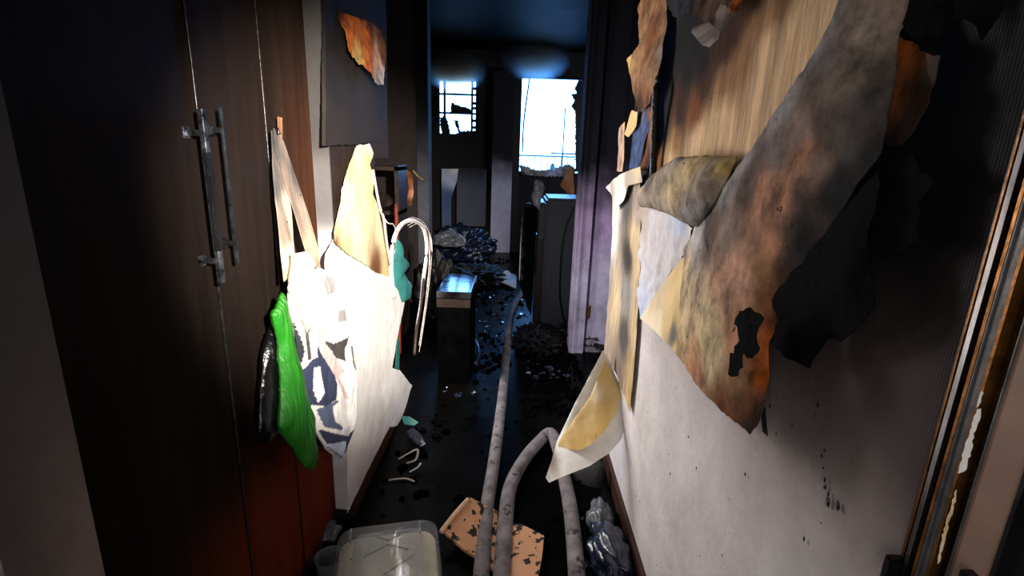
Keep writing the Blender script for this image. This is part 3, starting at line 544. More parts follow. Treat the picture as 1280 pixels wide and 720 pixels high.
sheet('char_flake', [(0.455, 0.824, 1.060, 'bk'),(0.455, 0.817, 1.084, 'bk'),(0.455, 0.793, 1.039, 'bk'),(0.455, 0.810, 1.037, 'bk')], 0, 'char', st, res=.01, jag=.003)
tag(sheet('charred_curl', [(0.455, 0.815, 1.349, 'cb'),(0.455, 0.796, 1.399, 'cb'),(0.455, 0.736, 1.470, 'cb'),(0.465, 0.673, 1.520, 'cb'),(0.455, 0.649, 1.481, 'ch'),(0.455, 0.648, 1.420, 'ch'),(0.465, 0.647, 1.390, 'ch'),(0.465, 0.632, 1.361, 'ch'),(0.465, 0.621, 1.327, 'ch'),(0.465, 0.643, 1.292, 'ch'),(0.465, 0.675, 1.259, 'bk'),(0.465, 0.708, 1.252, 'bk'),(0.455, 0.704, 1.232, 'ch'),(0.455, 0.713, 1.202, 'ch'),(0.445, 0.759, 1.199, 'ch'),(0.445, 0.819, 1.204, 'db'),(0.445, 0.809, 1.248, 'ch'),(0.445, 0.834, 1.275, 'ch')], 0, 'charpaper', res=.018, jag=.008, wr=.014, inner=[(0.430, 0.669, 1.362, 'ch'),(0.435, 0.729, 1.274, 'ch'),(0.435, 0.661, 1.418, 'cb')]), 'broad blackened curl of paper at the middle of the right wall', 'charred paper')
tag(sheet('charred_flap', [(0.470, 0.675, 1.522, 'cb'),(0.475, 0.633, 1.524, 'cb'),(0.475, 0.620, 1.506, 'ch'),(0.475, 0.612, 1.496, 'ch'),(0.475, 0.589, 1.488, 'ch'),(0.475, 0.596, 1.475, 'ch'),(0.475, 0.605, 1.463, 'ch'),(0.475, 0.593, 1.419, 'ch'),(0.475, 0.613, 1.400, 'dg'),(0.475, 0.641, 1.389, 'ch'),(0.465, 0.653, 1.399, 'ch'),(0.460, 0.655, 1.440, 'ch'),(0.465, 0.666, 1.490, 'cb')], 0, 'charpaper', res=.018, jag=.008, wr=.01), 'smaller black flap with a pointed corner right of the broad curl', 'charred paper')
tag(sheet('orange_tear', [(0.485, 0.715, 1.665, 'og'),(0.485, 0.689, 1.654, 'og'),(0.485, 0.666, 1.640, 'br'),(0.480, 0.632, 1.627, 'sm'),(0.480, 0.630, 1.601, 'sm'),(0.485, 0.640, 1.576, 'db'),(0.485, 0.655, 1.544, 'sm'),(0.485, 0.667, 1.530, 'db'),(0.485, 0.698, 1.529, 'bk'),(0.485, 0.706, 1.582, 'br'),(0.485, 0.713, 1.632, 'br')], 0, 'peel', res=.016, jag=.007, wr=.008), 'rusty orange torn strip along the upper edge of the peeled sheet', 'torn paper')
tag(sheet('bluish_black_flap', [(0.465, 0.684, 1.672, 'cb'),(0.465, 0.678, 1.722, 'cb'),(0.475, 0.640, 1.719, 'ch'),(0.475, 0.630, 1.651, 'ch'),(0.475, 0.634, 1.627, 'cb'),(0.465, 0.645, 1.635, 'cb'),(0.465, 0.665, 1.653, 'cb')], 0, 'charpaper', res=.016, jag=.007, wr=.01), 'bluish black curled flap above the orange strip', 'charred paper')
tag(sheet('hanging_black_scrap', [(0.475, 0.628, 1.707, 'ch'),(0.485, 0.573, 1.691, 'ch'),(0.485, 0.572, 1.658, 'ch'),(0.480, 0.572, 1.646, 'ch'),(0.475, 0.573, 1.631, 'ch'),(0.475, 0.586, 1.649, 'ch'),(0.475, 0.604, 1.660, 'ch'),(0.475, 0.612, 1.657, 'ch')], 0, 'charpaper', res=.016, jag=.008, wr=.01), 'black scrap hanging at the top right corner', 'charred paper')
tag(sheet('yellow_triangle', [(0.485, 1.408, 1.250, 'oc'),(0.475, 1.378, 1.178, 'yl'),(0.465, 1.335, 1.074, 'oc'),(0.465, 1.335, 0.978, 'yl'),(0.470, 1.560, 0.958, 'cr'),(0.475, 1.793, 0.928, 'cr'),(0.485, 1.619, 1.092, 'be')], 0, 'clean', res=.014, jag=.002, wr=.004, inner=[(0.470, 1.450, 1.048, 'yl'),(0.465, 1.371, 1.013, 'dg')]), 'yellowed triangle of paper turned over left of the large peeled sheet', 'torn paper')
tag(sheet('paper_roll', [(0.465, 1.941, 1.389, 'be'),(0.445, 1.667, 1.465, 'gb'),(0.435, 1.438, 1.510, 'gt'),(0.455, 1.281, 1.517, 'tn'),(0.475, 1.124, 1.514, 'tn'),(0.455, 1.135, 1.455, 'gt'),(0.445, 1.193, 1.381, 'gr'),(0.455, 1.285, 1.339, 'gr'),(0.445, 1.410, 1.348, 'gt'),(0.445, 1.621, 1.349, 'gt'),(0.455, 1.876, 1.335, 'gt')], 0, 'peel', res=.014, jag=.003, wr=.012, puff=.02, inner=[(0.395, 1.192, 1.450, 'gt'),(0.405, 1.127, 1.479, 'oc'),(0.405, 1.376, 1.420, 'be')]), 'slumped roll of stained grey-tan paper beneath the bare backing', 'torn paper')
tag(sheet('crumpled_lining', [(0.485, 2.026, 1.321, 'gt'),(0.475, 1.682, 1.344, 'g'),(0.465, 1.435, 1.339, 'lb'),(0.475, 1.353, 1.328, 'lg'),(0.490, 1.422, 1.248, 'g'),(0.493, 1.570, 1.131, 'g'),(0.493, 1.861, 0.906, 'lb'),(0.493, 2.007, 1.091, 'g')], 0, 'clean', res=.012, jag=.004, wr=.02, wscale=16), 'crumpled pale grey lining above the yellowed triangle', 'torn paper')
tag(sheet('edge_lining', [(0.485, 2.632, 1.369, 'be'),(0.475, 2.374, 1.419, 'w'),(0.475, 2.013, 1.458, 'gt'),(0.485, 1.972, 1.320, 'gt'),(0.490, 1.931, 1.107, 'be'),(0.490, 1.870, 0.830, 'be'),(0.490, 1.857, 0.666, 'tn'),(0.490, 1.861, 0.501, 'tn'),(0.490, 2.134, 0.538, 'gb'),(0.490, 2.499, 0.509, 'gt'),(0.493, 2.527, 0.896, 'gt'),(0.493, 2.549, 1.142, 'w')], 0, 'cleanstain', res=.016, jag=.003, wr=.008, inner=[(0.475, 2.196, 1.332, 'dg'),(0.475, 2.098, 1.106, 'sm'),(0.485, 2.062, 0.760, 'dg'),(0.485, 2.265, 0.844, 'be'),(0.475, 2.011, 1.188, 'be'),(0.475, 1.885, 0.891, 'be'),(0.485, 2.102, 0.929, 'gr')]), 'long stained strip of lining down the far end of the right wall', 'torn paper')
tag(sheet('folded_corner', [(0.455, 2.620, 1.360, 'lg'),(0.445, 2.248, 1.437, 'cr'),(0.455, 1.935, 1.477, 'be'),(0.455, 1.875, 1.422, 'gt'),(0.455, 2.098, 1.398, 'gt'),(0.455, 2.179, 1.326, 'w'),(0.455, 2.359, 1.273, 'lg'),(0.455, 2.425, 1.327, 'gt')], 0, 'clean', res=.012, jag=.002, wr=.01), 'small pale folded corner at the far end of the right wall', 'torn paper')
tag(sheet('brown_curl', [(0.465, 2.278, 2.099, 'sb'),(0.465, 2.110, 2.163, 'br'),(0.475, 1.911, 2.103, 'sb'),(0.475, 1.828, 1.936, 'sb'),(0.465, 1.810, 1.835, 'gb'),(0.455, 1.823, 1.763, 'sb'),(0.455, 1.880, 1.692, 'br'),(0.455, 2.045, 1.678, 'db'),(0.445, 2.154, 1.778, 'sb'),(0.445, 2.284, 1.904, 'oc'),(0.445, 2.078, 1.924, 'sb')], 0, 'peel', res=.014, jag=.005, wr=.014, inner=[(0.425, 1.885, 1.809, 'sb'),(0.455, 1.940, 1.923, 'br')]), 'brown curled paper at the top of the far end of the right wall', 'torn paper')
tag(sheet('blue_strip', [(0.475, 2.061, 1.733, 'gb'),(0.475, 1.964, 1.734, 'bl'),(0.475, 1.928, 1.614, 'bl'),(0.465, 1.961, 1.530, 'bl'),(0.465, 2.011, 1.461, 'bl'),(0.465, 2.159, 1.467, 'bl'),(0.465, 2.137, 1.594, 'bl'),(0.475, 2.128, 1.670, 'bl')], 0, 'peel', res=.014, jag=.003, wr=.01), 'narrow slate-blue strip hanging between brown scraps', 'torn paper')
tag(sheet('brown_strip', [(0.475, 1.962, 1.700, 'br'),(0.475, 1.872, 1.697, 'pt'),(0.475, 1.827, 1.583, 'br'),(0.475, 1.894, 1.473, 'db'),(0.475, 2.000, 1.459, 'br'),(0.475, 1.984, 1.545, 'br')], 0, 'peel', res=.014, jag=.004, wr=.008), 'reddish brown strip just right of the slate-blue one', 'torn paper')
tag(sheet('ochre_scrap', [(0.455, 2.164, 1.694, 'oc'),(0.455, 2.059, 1.679, 'yl'),(0.455, 2.064, 1.627, 'oc'),(0.455, 2.180, 1.589, 'oc'),(0.455, 2.268, 1.605, 'tn'),(0.455, 2.210, 1.660, 'oc')], 0, 'clean', res=.012, jag=.004, wr=.01), 'small ochre scrap left of the slate-blue strip', 'torn paper')
tag(sheet('pale_scrap', [(0.485, 2.566, 1.647, 'gt'),(0.485, 2.424, 1.668, 'pk'),(0.485, 2.401, 1.534, 'pk'),(0.485, 2.398, 1.444, 'gt'),(0.485, 2.535, 1.444, 'pk'),(0.485, 2.544, 1.553, 'gt')], 0, 'peel', res=.012, jag=.006, wr=.008), 'pinkish ragged scrap on the edge above the folded corner', 'torn paper')
tag(tube('charred_batten', [(0.475, 1.854, 1.806),(0.455, 1.807, 1.723),(0.465, 1.820, 1.608),(0.475, 1.814, 1.442)], .012, 'char', seg=7), 'black charred batten hanging left of the bare backing', 'batten')
tc_ = thing('torn_cluster', 'cluster of scorched paper hanging from the top of the right wall', 'torn paper', (0.425, 1.311, 1.832))
sheet('scorched_layer', [(0.475, 1.967, 2.144, 'bk'),(0.465, 1.136, 1.878, 'br'),(0.455, 1.178, 1.828, 'og'),(0.445, 1.162, 1.806, 'db'),(0.445, 1.243, 1.832, 'db'),(0.455, 1.273, 1.807, 'gb'),(0.445, 1.289, 1.791, 'dg'),(0.435, 1.306, 1.815, 'db'),(0.445, 1.436, 1.864, 'db'),(0.455, 1.556, 1.897, 'cb'),(0.465, 1.703, 1.925, 'cb'),(0.475, 1.878, 2.016, 'bk')], 0, 'peel', tc_, res=.012, jag=.006, wr=.02, wscale=14)
sheet('grey_layer', [(0.425, 1.204, 1.830, 'gb'),(0.425, 1.126, 1.796, 'sb'),(0.415, 1.125, 1.772, 'dg'),(0.415, 1.151, 1.763, 'dg'),(0.415, 1.209, 1.788, 'dg'),(0.425, 1.232, 1.820, 'gb')], 0, 'peel', tc_, res=.012, jag=.003, wr=.006)
sheet('pink_layer', [(0.375, 1.224, 1.787, 'pk'),(0.395, 1.189, 1.792, 'rs'),(0.405, 1.137, 1.760, 'rs'),(0.395, 1.113, 1.742, 'rs'),(0.385, 1.129, 1.729, 'rs'),(0.375, 1.140, 1.734, 'wh'),(0.365, 1.199, 1.772, 'wh')], 0, 'clean', tc_, res=.01, jag=.002, wr=.004)

# drooping flap
fl = thing('drooping_flap', 'cream flap of wallpaper folded outward over the hose, yellow inside', 'torn paper', (0.505, 2.576, 0.479))
sheet('white_border', [(0.485, 2.499, 0.518, 'w'),(0.485, 2.361, 0.539, 'wh'),(0.485, 1.980, 0.534, 'cr'),(0.485, 1.828, 0.515, 'wh'),(0.460, 1.817, 0.409, 'wh'),(0.410, 1.801, 0.352, 'wh'),(0.360, 1.928, 0.212, 'wh'),(0.310, 2.251, -0.065, 'wh'),(0.270, 2.838, -0.537, 'cr'),(0.260, 2.981, -0.603, 'wh'),(0.290, 2.819, -0.352, 'cr'),(0.320, 2.921, -0.294, 'wh'),(0.380, 2.693, 0.099, 'wh'),(0.440, 2.574, 0.344, 'wh')], 0, 'clean', fl, res=.02, wr=.002) if False else None
def flapsheet(nm, pts, m, inner=(), **k): return sheet(nm, pts, 1, m, fl, inner=inner, **k)
flapsheet('white_border', [(0.435, 2.240, 0.620, 'wh'),(0.456, 2.240, 0.588, 'wh'),(0.524, 2.140, 0.456, 'cr'),(0.546, 2.060, 0.390, 'wh'),(0.487, 1.950, 0.321, 'wh'),(0.428, 1.880, 0.301, 'wh'),(0.340, 1.820, 0.277, 'wh'),(0.245, 1.780, 0.259, 'wh'),(0.168, 1.760, 0.233, 'wh'),(0.155, 1.770, 0.248, 'wh'),(0.184, 1.850, 0.277, 'gt'),(0.210, 1.950, 0.302, 'wh'),(0.291, 2.060, 0.428, 'wh'),(0.369, 2.160, 0.530, 'wh')], 'clean', res=.016, wr=.003, jag=.001, inner=[(0.336, 2.030, 0.347, 'wh'),(0.240, 1.900, 0.246, 'w')])
flapsheet('yellow_lining', [(0.442, 2.200, 0.588, 'yl'),(0.512, 2.100, 0.460, 'yl'),(0.464, 2.010, 0.403, 'yl'),(0.405, 1.920, 0.375, 'oc'),(0.343, 1.870, 0.342, 'oc'),(0.291, 1.870, 0.313, 'oc'),(0.212, 1.920, 0.298, 'oc'),(0.222, 1.940, 0.317, 'yl'),(0.293, 2.000, 0.401, 'yl'),(0.363, 2.080, 0.460, 'yl'),(0.403, 2.140, 0.532, 'yl')], 'clean', res=.014, wr=.01, wscale=12, jag=.002, inner=[(0.345, 1.990, 0.390, 'yl'),(0.381, 2.030, 0.467, 'cr'),(0.421, 2.040, 0.424, 'oc')])
tag(sheet('dark_cloth', [(0.303, 2.150, 0.015, 'bk'),(0.426, 2.150, 0.100, 'bk'),(0.464, 2.100, 0.100, 'bk'),(0.445, 2.050, -0.004, 'bk'),(0.383, 2.050, -0.033, 'bk'),(0.318, 2.100, -0.047, 'bk')], 1, 'darkcloth', res=.02, puff=.03, wr=.02), 'soaked black cloth beneath the drooping flap', 'cloth')

# ------------------------------------------------------------- things on the floor
tag(tube('fire_hose', [(-0.079, 1.355, 0.031),(-0.083, 1.562, 0.031),(-0.084, 1.824, 0.031),(-0.070, 2.168, 0.032),(-0.055, 2.641, 0.032),(-0.043, 3.259, 0.032),(-0.035, 3.989, 0.032),(-0.010, 4.665, 0.032),(0.052, 5.186, 0.032),(0.164, 5.680, 0.032)], .030, 'hose', seg=14, flat=.85), 'long pale hose running straight down the corridor floor', 'hose')
tag(tube('looped_hose', [(-0.009, 1.356, 0.033),(-0.008, 1.563, 0.033),(-0.001, 1.778, 0.033),(0.015, 1.997, 0.034),(0.080, 2.208, 0.034),(0.162, 2.371, 0.040),(0.226, 2.446, 0.050),(0.255, 2.308, 0.045),(0.268, 2.121, 0.034),(0.277, 1.891, 0.034),(0.272, 1.656, 0.034),(0.257, 1.366, 0.034)], .032, 'hose', seg=14, flat=.85), 'hose bent in a kinked loop that passes under the drooping flap', 'hose')
tb1 = thing('tan_board', 'broken tan board with a pale raised edge left of the hoses', 'board', (-0.137, 1.740, 0.000))
sheet('panel', [(-0.161, 1.836, 0.090, 'tn'),(-0.078, 1.831, 0.050),(-0.037, 1.841, 0.020),(-0.036, 1.523, 0.020),(-0.092, 1.562, 0.030),(-0.154, 1.585, 0.050),(-0.250, 1.657, 0.070)], 2, 'tan', tb1, res=.03, wr=.004, thick=.012, jag=.003)
tube('raised_edge', [(-0.162, 1.813, 0.100),(-0.209, 1.730, 0.090),(-0.251, 1.641, 0.080)], .009, 'rim', tb1, 8)
tag(sheet('tan_board', [(0.019, 1.759, 0.030),(0.066, 1.756, 0.030),(0.155, 1.693, 0.030),(0.140, 1.573, 0.030),(0.114, 1.445, 0.030),(0.013, 1.434, 0.020),(0.004, 1.578, 0.020)], 2, 'tan', res=.03, wr=.004, thick=.012, jag=.004), 'tan board with burnt holes right of the hoses', 'board')
# clear tub of powder
tu = thing('plastic_tub', 'clear plastic tub filled with cream powder lying beside the closet', 'tub', (-.41, 1.46, 0))
ang = math.radians(13)
def tub(nm, prof, m, r0=.07):
    bm = bmesh.new(); rings = []
    for z, hx, hy, rr in prof:
        ring = []
        for q, (cx, cy) in enumerate(((1,1),(-1,1),(-1,-1),(1,-1))):
            for k in range(9):
                a = math.pi/2*(q+k/8)
                v = Matrix.Rotation(ang, 3, 'Z') @ Vector((cx*(hx-rr)+math.cos(a)*rr, cy*(hy-rr)+math.sin(a)*rr, 0))
                ring.append(bm.verts.new((v.x-.41, v.y+1.46, z)))
        rings.append(ring)
    n = len(rings[0])
    for a_, b_ in zip(rings, rings[1:]):
        for k in range(n): bm.faces.new((a_[k], a_[(k+1) % n], b_[(k+1) % n], b_[k]))
    bm.faces.new(rings[-1]); bm.faces.new(rings[0][::-1])
    return obj(nm, bm, m, tu, smooth=False)
tub('shell', [(.004,.17,.165,.05),(.02,.18,.175,.06),(.09,.185,.18,.06),(.118,.18,.175,.06),(.131,.165,.16,.05),(.135,.145,.14,.04)], 'shell')
tub('powder', [(.008,.16,.13,.05),(.085,.172,.14,.05),(.105,.165,.13,.05),(.116,.14,.11,.04),(.119,.08,.07,.03)], 'cream')
tub('lid_step', [(.1355,.12,.115,.03),(.138,.115,.11,.03)], 'shell')
def loc(x, y, z): v = Matrix.Rotation(ang, 3, 'Z') @ Vector((x, y, 0)); return (v.x-.41, v.y+1.46, z)
for nm, q in (('diamond', [(-.04,.09),(0,.115),(.045,.09),(0,.065),(-.04,.09)]), ('chevron', [(-.08,-.0),(-.0,.045),(.07,.01)]), ('crease', [(-.01,-.09),(.09,-.02)])):
    for a, b in zip(q, q[1:]): tube('embossed_line', [loc(*a, .137), loc(*b, .137)], .003, 'clear' , tu, 6)
for x in (-.135, .115): tube('rib', [loc(x, .155, .06), loc(x, .157, .12), loc(x, .14, .139), loc(x, .08, .139)], .004, 'clear', tu, 6)
cu = thing('plastic_cup', 'small clear ribbed plastic cup left of the tub', 'cup', (-.63, 1.45, 0))
bm = bmesh.new(); n = 28; rings = []
for zz, r in ((.0, .035), (.02, .04), (.1, .045), (.11, .05), (.112, .046), (.1, .041), (.02, .036)):
    rings.append([bm.verts.new((-.62+math.cos(a*2*math.pi/n)*r*(1+.05*(a % 2)), 1.47+math.sin(a*2*math.pi/n)*r*(1+.05*(a % 2)), zz)) for a in range(n)])
for a, b in zip(rings, rings[1:]):
    for k2 in range(n): bm.faces.new((a[k2], a[(k2+1) % n], b[(k2+1) % n], b[k2]))
bm.faces.new(rings[0]); bm.faces.new(rings[-1]); obj('cup_body', bm, 'clear', cu)
tag(wad('crumpled_wrapper', (-0.721, 1.698, 0.000), (.05,.05,.03), 'greyfilm', seed=4), 'crumpled dull plastic wrapper at the foot of the wall behind the tub', 'wrapper')
tag(wad('blue_plastic', (0.407, 1.618, 0.000), (.075,.15,.06), 'bluefilm', seed=9, amp=.3, sub=4), 'crumpled blue plastic sheet at the foot of the right wall', 'plastic sheet')
tag(wad('plastic_scrap', (0.400, 1.814, 0.000), (.05,.09,.05), 'greyfilm', seed=12, sub=4), 'crumpled grey film behind the blue plastic by the right wall', 'plastic sheet')
tag(sheet('blue_shard', [(-0.557, 2.435, 0.030, 'bl'),(-0.524, 2.445, 0.050, 'lb'),(-0.468, 2.384, 0.050, 'bl'),(-0.433, 2.326, 0.030, 'lb'),(-0.455, 2.310, 0.020, 'bl'),(-0.505, 2.352, 0.020, 'bl')], 2, 'bluefilm', res=.02, thick=.004), 'blue curved shard on the floor past the white sheet', 'shard')
tag(sheet('teal_shard', [(-0.617, 2.587, 0.040, 'tl'),(-0.570, 2.581, 0.040, 'tl'),(-0.512, 2.540, 0.030, 'tl'),(-0.531, 2.522, 0.020, 'tl'),(-0.592, 2.535, 0.020, 'tl')], 2, 'teal', res=.02, thick=.004), 'teal shard at the foot of the left wall', 'shard')
def strip(pts, lab): tag(tube('pale_scrap_strip', pts, .006, 'whitep', seg=5, flat=.5), lab, 'scrap')
strip([(-0.549, 2.213, 0.010),(-0.495, 2.226, 0.040),(-0.458, 2.241, 0.050),(-0.459, 2.203, 0.020),(-0.499, 2.167, 0.020)], 'looped pale strip below the blue shard')
strip([(-0.556, 2.045, 0.010),(-0.484, 2.061, 0.010),(-0.434, 2.040, 0.010)], 'straight pale strip on the floor by the left baseboard')
strip([(-0.469, 2.097, 0.020),(-0.435, 2.123, 0.030),(-0.426, 2.157, 0.030)], 'short pale strip right of the straight one')
tag(sheet('paper_scrap', [(-0.214, 6.251, 0.050, 'w'),(-0.092, 6.187, 0.100, 'w'),(0.031, 5.942, 0.080, 'lb'),(0.025, 5.557, 0.040, 'w'),(-0.098, 5.685, 0.060, 'lg'),(-0.266, 6.064, 0.030, 'g')], 2, 'clean', res=.06, wr=.05, thick=.01), 'crumpled white paper on the floor before the far wall', 'paper')
tag(tube('curved_tubing', [(-0.405, 3.911, 0.040),(-0.324, 3.819, 0.070),(-0.264, 3.631, 0.070),(-0.247, 3.488, 0.050),(-0.262, 3.385, 0.030)], .016, 'bluefilm', seg=8), 'curved glossy blue tube lying in the wet rubble', 'tube')
# far heap and dim furniture
tag(wad('plastic_heap', (-0.787, 7.394, 0.000), (.42,.3,.30), 'bluefilm', seed=2, amp=.35, sub=5, sc=5), 'heap of glossy blue-black plastic under the left window', 'heap')
tag(wad('debris_heap', (-0.520, 6.025, 0.000), (.35,.4,.10), 'char', seed=5, amp=.4, sub=5, sc=6), 'low charred heap before the glossy plastic', 'heap')
tag(wad('sooty_sack', (-0.744, 4.630, 0.000), (.17,.18,.36), 'char', seed=6, amp=.3, sub=4), 'tall soot-covered sack left of the puddle', 'sack')
tag(wad('pale_sheeting', ((-0.841, 6.200, 0.708)[0], (-0.841, 6.200, 0.708)[1]+.1, .37), (.19,.12,.12), 'greyfilm', seed=8, sub=4), 'pale crumpled sheet lying on the far heap', 'plastic sheet')
tag(wad('rubble_mound', (0.662, 4.146, 0.000), (.2,.35,.10), 'char', seed=15, amp=.4, sub=5, sc=6), 'charred mound at the foot of the white door casing', 'heap')
tag(wad('rubble_heap', (0.213, 3.909, 0.000), (.17,.28,.07), 'char', seed=18, amp=.4, sub=5, sc=6), 'wet charred heap at the foot of the grey appliance', 'heap')

stl = thing('wet_crate', 'soot-black crate with a wet shining top in front of the far heap', 'crate', (-0.393, 3.350, 0.536))
sx0, sx1 = (-0.499, 3.350, 0.533)[0], (-0.277, 3.350, 0.541)[0]; sz = .64
def ztop(): return .64
bx('top', (sx0, sx1, 3.12, 3.62, sz-.045, sz), 'wettop', stl, .004)
bx('front_board', (sx0+.002, sx1-.002, 3.118, 3.126, sz-.105, sz-.05), 'brownm', stl)
bx('body', (sx0+.006, sx1-.006, 3.126, 3.61, 0, sz-.046), 'charmat', stl)
# appliance
ap = thing('appliance', 'slim dark grey appliance standing before the right window', 'appliance', (.37, 4.4, 0))
bx('cabinet_body', (.245, .64, 4.22, 4.75, .02, 1.17), 'fridge', ap, .02)
bx('brown_side', (.19, .245, 4.24, 4.7, .02, .82), 'brownm', ap, .01)
bx('side_panel', (.19, .245, 4.24, 4.7, .82, 1.13), 'fridge', ap, .01)
tube('door_seam', [(.47, 4.215, .05), (.40, 4.212, .35), (.40, 4.212, .85), (.47, 4.215, 1.1)], .006, 'blackp', ap, 6)
tag(sheet('foil_wad', [(0.137, 4.190, 1.321, 'lb'),(0.203, 4.190, 1.311, 'w'),(0.225, 4.190, 1.247, 'lb'),(0.197, 4.190, 1.156, 'lb'),(0.187, 4.190, 1.077, 'w'),(0.139, 4.190, 1.114, 'bl'),(0.117, 4.190, 1.166, 'lb'),(0.134, 4.190, 1.244, 'lb')], 1, 'silver', res=.02, puff=.03, wr=.04, wscale=14), 'silvery crumpled foil hanging on the corner of the appliance', 'foil')
bd = thing('leaning_door', 'black curved door leaning left of the appliance', 'door', (0.129, 4.530, 0.000))
sheet('panel', [(0.064, 4.900, 1.000, 'bk'),(0.121, 4.800, 1.072, 'bk'),(0.193, 4.700, 1.069, 'bk'),(0.180, 4.500, 0.550, 'bk'),(0.164, 4.300, 0.115, 'bk'),(0.100, 4.600, 0.200, 'bk'),(0.059, 4.800, 0.281, 'bk'),(0.044, 4.900, 0.702, 'bk')], 1, 'blackp', bd, res=.05, thick=.03, wr=.01)
tube('metal_rim', [(0.120, 4.760, 1.076),(0.071, 4.840, 1.006),(0.052, 4.860, 0.709),(0.051, 4.780, 0.286)], .010, 'alu', bd, 6)
tag(sheet('brown_paper', [(0.411, 3.900, 1.455, 'sb'),(0.437, 3.900, 1.236, 'sb'),(0.401, 3.900, 1.223, 'br'),(0.324, 3.900, 1.293, 'br'),(0.367, 3.900, 1.389, 'sb')], 1, 'clean', res=.03, wr=.01), 'brown paper triangle beside the white door casing', 'paper')
# side room furniture, dim
sh = thing('side_shelf', 'charred shelf in the dark side room beyond the left wall', 'shelf', (-1.25, 4.0, 0))
for z in (.5, 1.02, 1.36): bx('board', (-1.75, -.92, 3.95, 4.25, z, z+.03), 'brownm', sh)
for x in (-1.74, -.95): bx('upright', (x, x+.03, 3.95, 4.25, 0, 1.4), 'brownm', sh)
tag(wad('burnt_bundle', (-1.2, 4.1, 1.052), (.16,.12,.09), 'brownsoot', seed=22), 'burnt bundle on the middle board of the side shelf', 'bundle')
tag(tube('red_pole', [(-0.859, 3.600, 1.142),(-0.860, 3.600, 0.883),((-0.860, 3.600, 0.883)[0], 3.6, .5),((-0.860, 3.600, 0.883)[0], 3.6, .0)], .014, 'rust', seg=7), 'rusty red pole beyond the end of the left wall', 'pole')
tag(sheet('hanging_rag', [(-0.856, 3.951, 1.371, 'br'),(-0.807, 3.951, 1.337, 'br'),(-0.803, 3.951, 1.204, 'pt'),(-0.824, 3.951, 1.092, 'br'),(-0.861, 3.951, 1.109, 'db'),(-0.840, 3.951, 1.233, 'br')], 1, 'peel', res=.03, wr=.02), 'brownish rag hanging in the dark side room', 'rag')
tag(tube('ochre_stick', [(-0.802, 3.930, 1.368),(-0.766, 3.930, 1.327),(-0.724, 3.930, 1.298)], .008, 'brass', seg=6), 'short ochre stick across the side room doorway', 'stick')

# blisters and flakes on the right wall: burnt specks with their own relief
bm = bmesh.new()
sp = [(0.502, 0.696, 1.022),(0.502, 0.691, 1.013),(0.502, 0.682, 1.007),(0.502, 0.678, 0.994),(0.502, 0.657, 1.004),(0.502, 0.694, 1.009),(0.502, 0.714, 0.895),(0.502, 0.748, 1.123),(0.502, 0.749, 1.105),(0.502, 0.804, 1.052),(0.502, 1.256, 0.758),(0.502, 1.386, 0.618),(0.502, 1.358, 0.569),(0.502, 1.293, 0.397),(0.502, 1.175, 0.714),(0.502, 1.374, 0.211),(0.502, 1.688, 0.238),(0.502, 1.630, 0.258),(0.502, 0.931, 0.866),(0.502, 0.885, 1.049),(0.502, 0.710, 1.065),(0.502, 1.080, 0.521),(0.502, 0.970, 0.625),(0.502, 0.714, 1.052),(0.502, 0.682, 0.998),(0.502, 0.705, 1.037)]
for i, p in enumerate(sp):
    r = (.0045, .004, .004, .007, .0065)[i] if i < 5 else random.uniform(.002, .0042)
    ring = [bm.verts.new((p[0]-.001, p[1]+math.cos(a)*r*.8*random.uniform(.7,1.2), p[2]+math.sin(a)*r*random.uniform(.9,1.6))) for a in [k3*math.pi/4 for k3 in range(8)]]
    top = bm.verts.new((p[0]-.003, p[1], p[2]))
    for a in range(8): bm.faces.new((ring[a], ring[(a+1) % 8], top))
fk = tag(obj('soot_flakes', bm, 'char'), 'scattered black soot flakes on the pale lower right wall', 'soot flakes'); fk['kind'] = 'stuff'

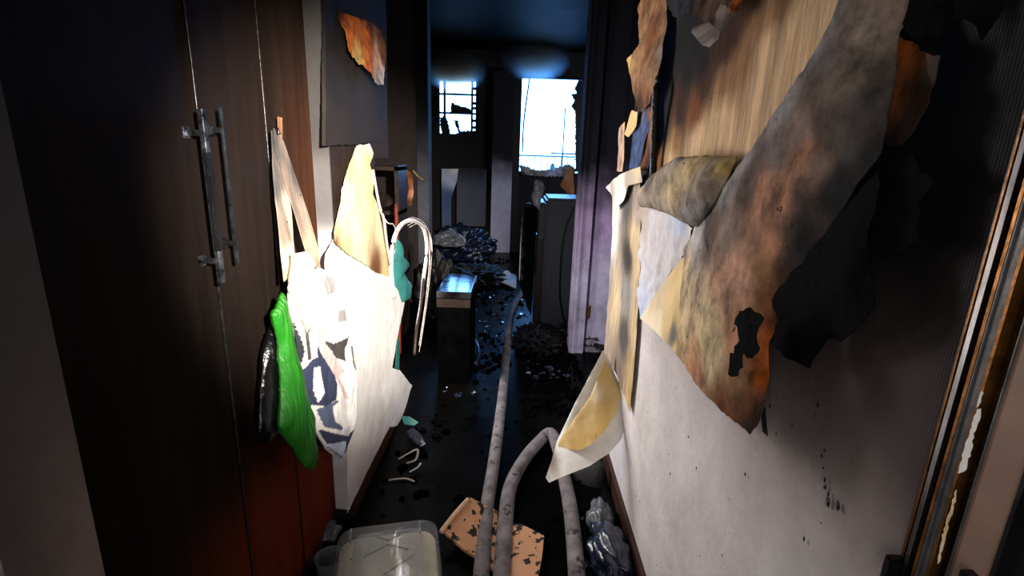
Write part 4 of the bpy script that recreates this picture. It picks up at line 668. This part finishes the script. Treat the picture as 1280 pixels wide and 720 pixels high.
# small uncountable char on the floor
bm = bmesh.new()
HP = [(-0.078, 1.595, 0.000),(-0.082, 1.863, 0.000),(-0.071, 2.216, 0.000),(-0.056, 2.699, 0.000),(-0.044, 3.330, 0.000),(-0.036, 4.076, 0.000),(-0.010, 4.766, 0.000),(-0.011, 1.598, 0.000),(-0.005, 1.817, 0.000),(0.016, 2.044, 0.000),(0.082, 2.259, 0.000),(0.167, 2.436, -0.000),(0.234, 2.530, 0.000),(0.275, 2.170, 0.000),(0.283, 1.935, 0.000),(0.279, 1.694, 0.000),(-0.523, 4.458, 0.000),(-0.467, 3.671, 0.000)]
def crumb(x, y, r):
    if any((x-h[0])**2+(y-h[1])**2 < (.07+r)**2 for h in HP): return
    k_ = bmesh.ops.create_icosphere(bm, subdivisions=1, radius=r)
    for v in k_['verts']: v.co = Vector((v.co.x*random.uniform(.6,1.5)+x, v.co.y*random.uniform(.6,1.5)+y, max(0, v.co.z*random.uniform(.3,1)+r*.2)))
zones = [(-.5,.0,3.3,4.2,200),(.1,.5,2.7,3.7,420),(-.75,.2,4.6,7.5,330),(-.6,-.35,1.9,2.7,25),(.15,.48,1.2,1.9,60),(-.6,.45,1.6,3.2,60),(-2.3,-.7,2.8,4.8,160)]
for x0, x1, y0, y1, n_ in zones:
    for i in range(n_): crumb(random.uniform(x0,x1), random.uniform(y0,y1), random.choice((.004,.006,.01,.014,.024)))
rb = tag(obj('charred_debris', bm, 'charmat'), 'small wet crumbs of charred debris strewn over the floor', 'debris'); rb['kind'] = 'stuff'
bm = bmesh.new()  # bluish glossy chips added to stand for blue glints over the rubble
for x0, x1, y0, y1, n_ in ((-.6,.1,3.9,5.8,140),(-.45,0,2.9,3.6,30),(.08,.4,3.2,4.1,70),(.3,.48,1.3,1.9,20)):
    for i in range(n_): crumb(random.uniform(x0,x1), random.uniform(y0,y1), random.choice((.006,.01,.016,.024)))
rb = tag(obj('glint_chips', bm, 'glintchip'), 'glossy bluish chips of debris added as glints on the wet floor', 'debris'); rb['kind'] = 'stuff'
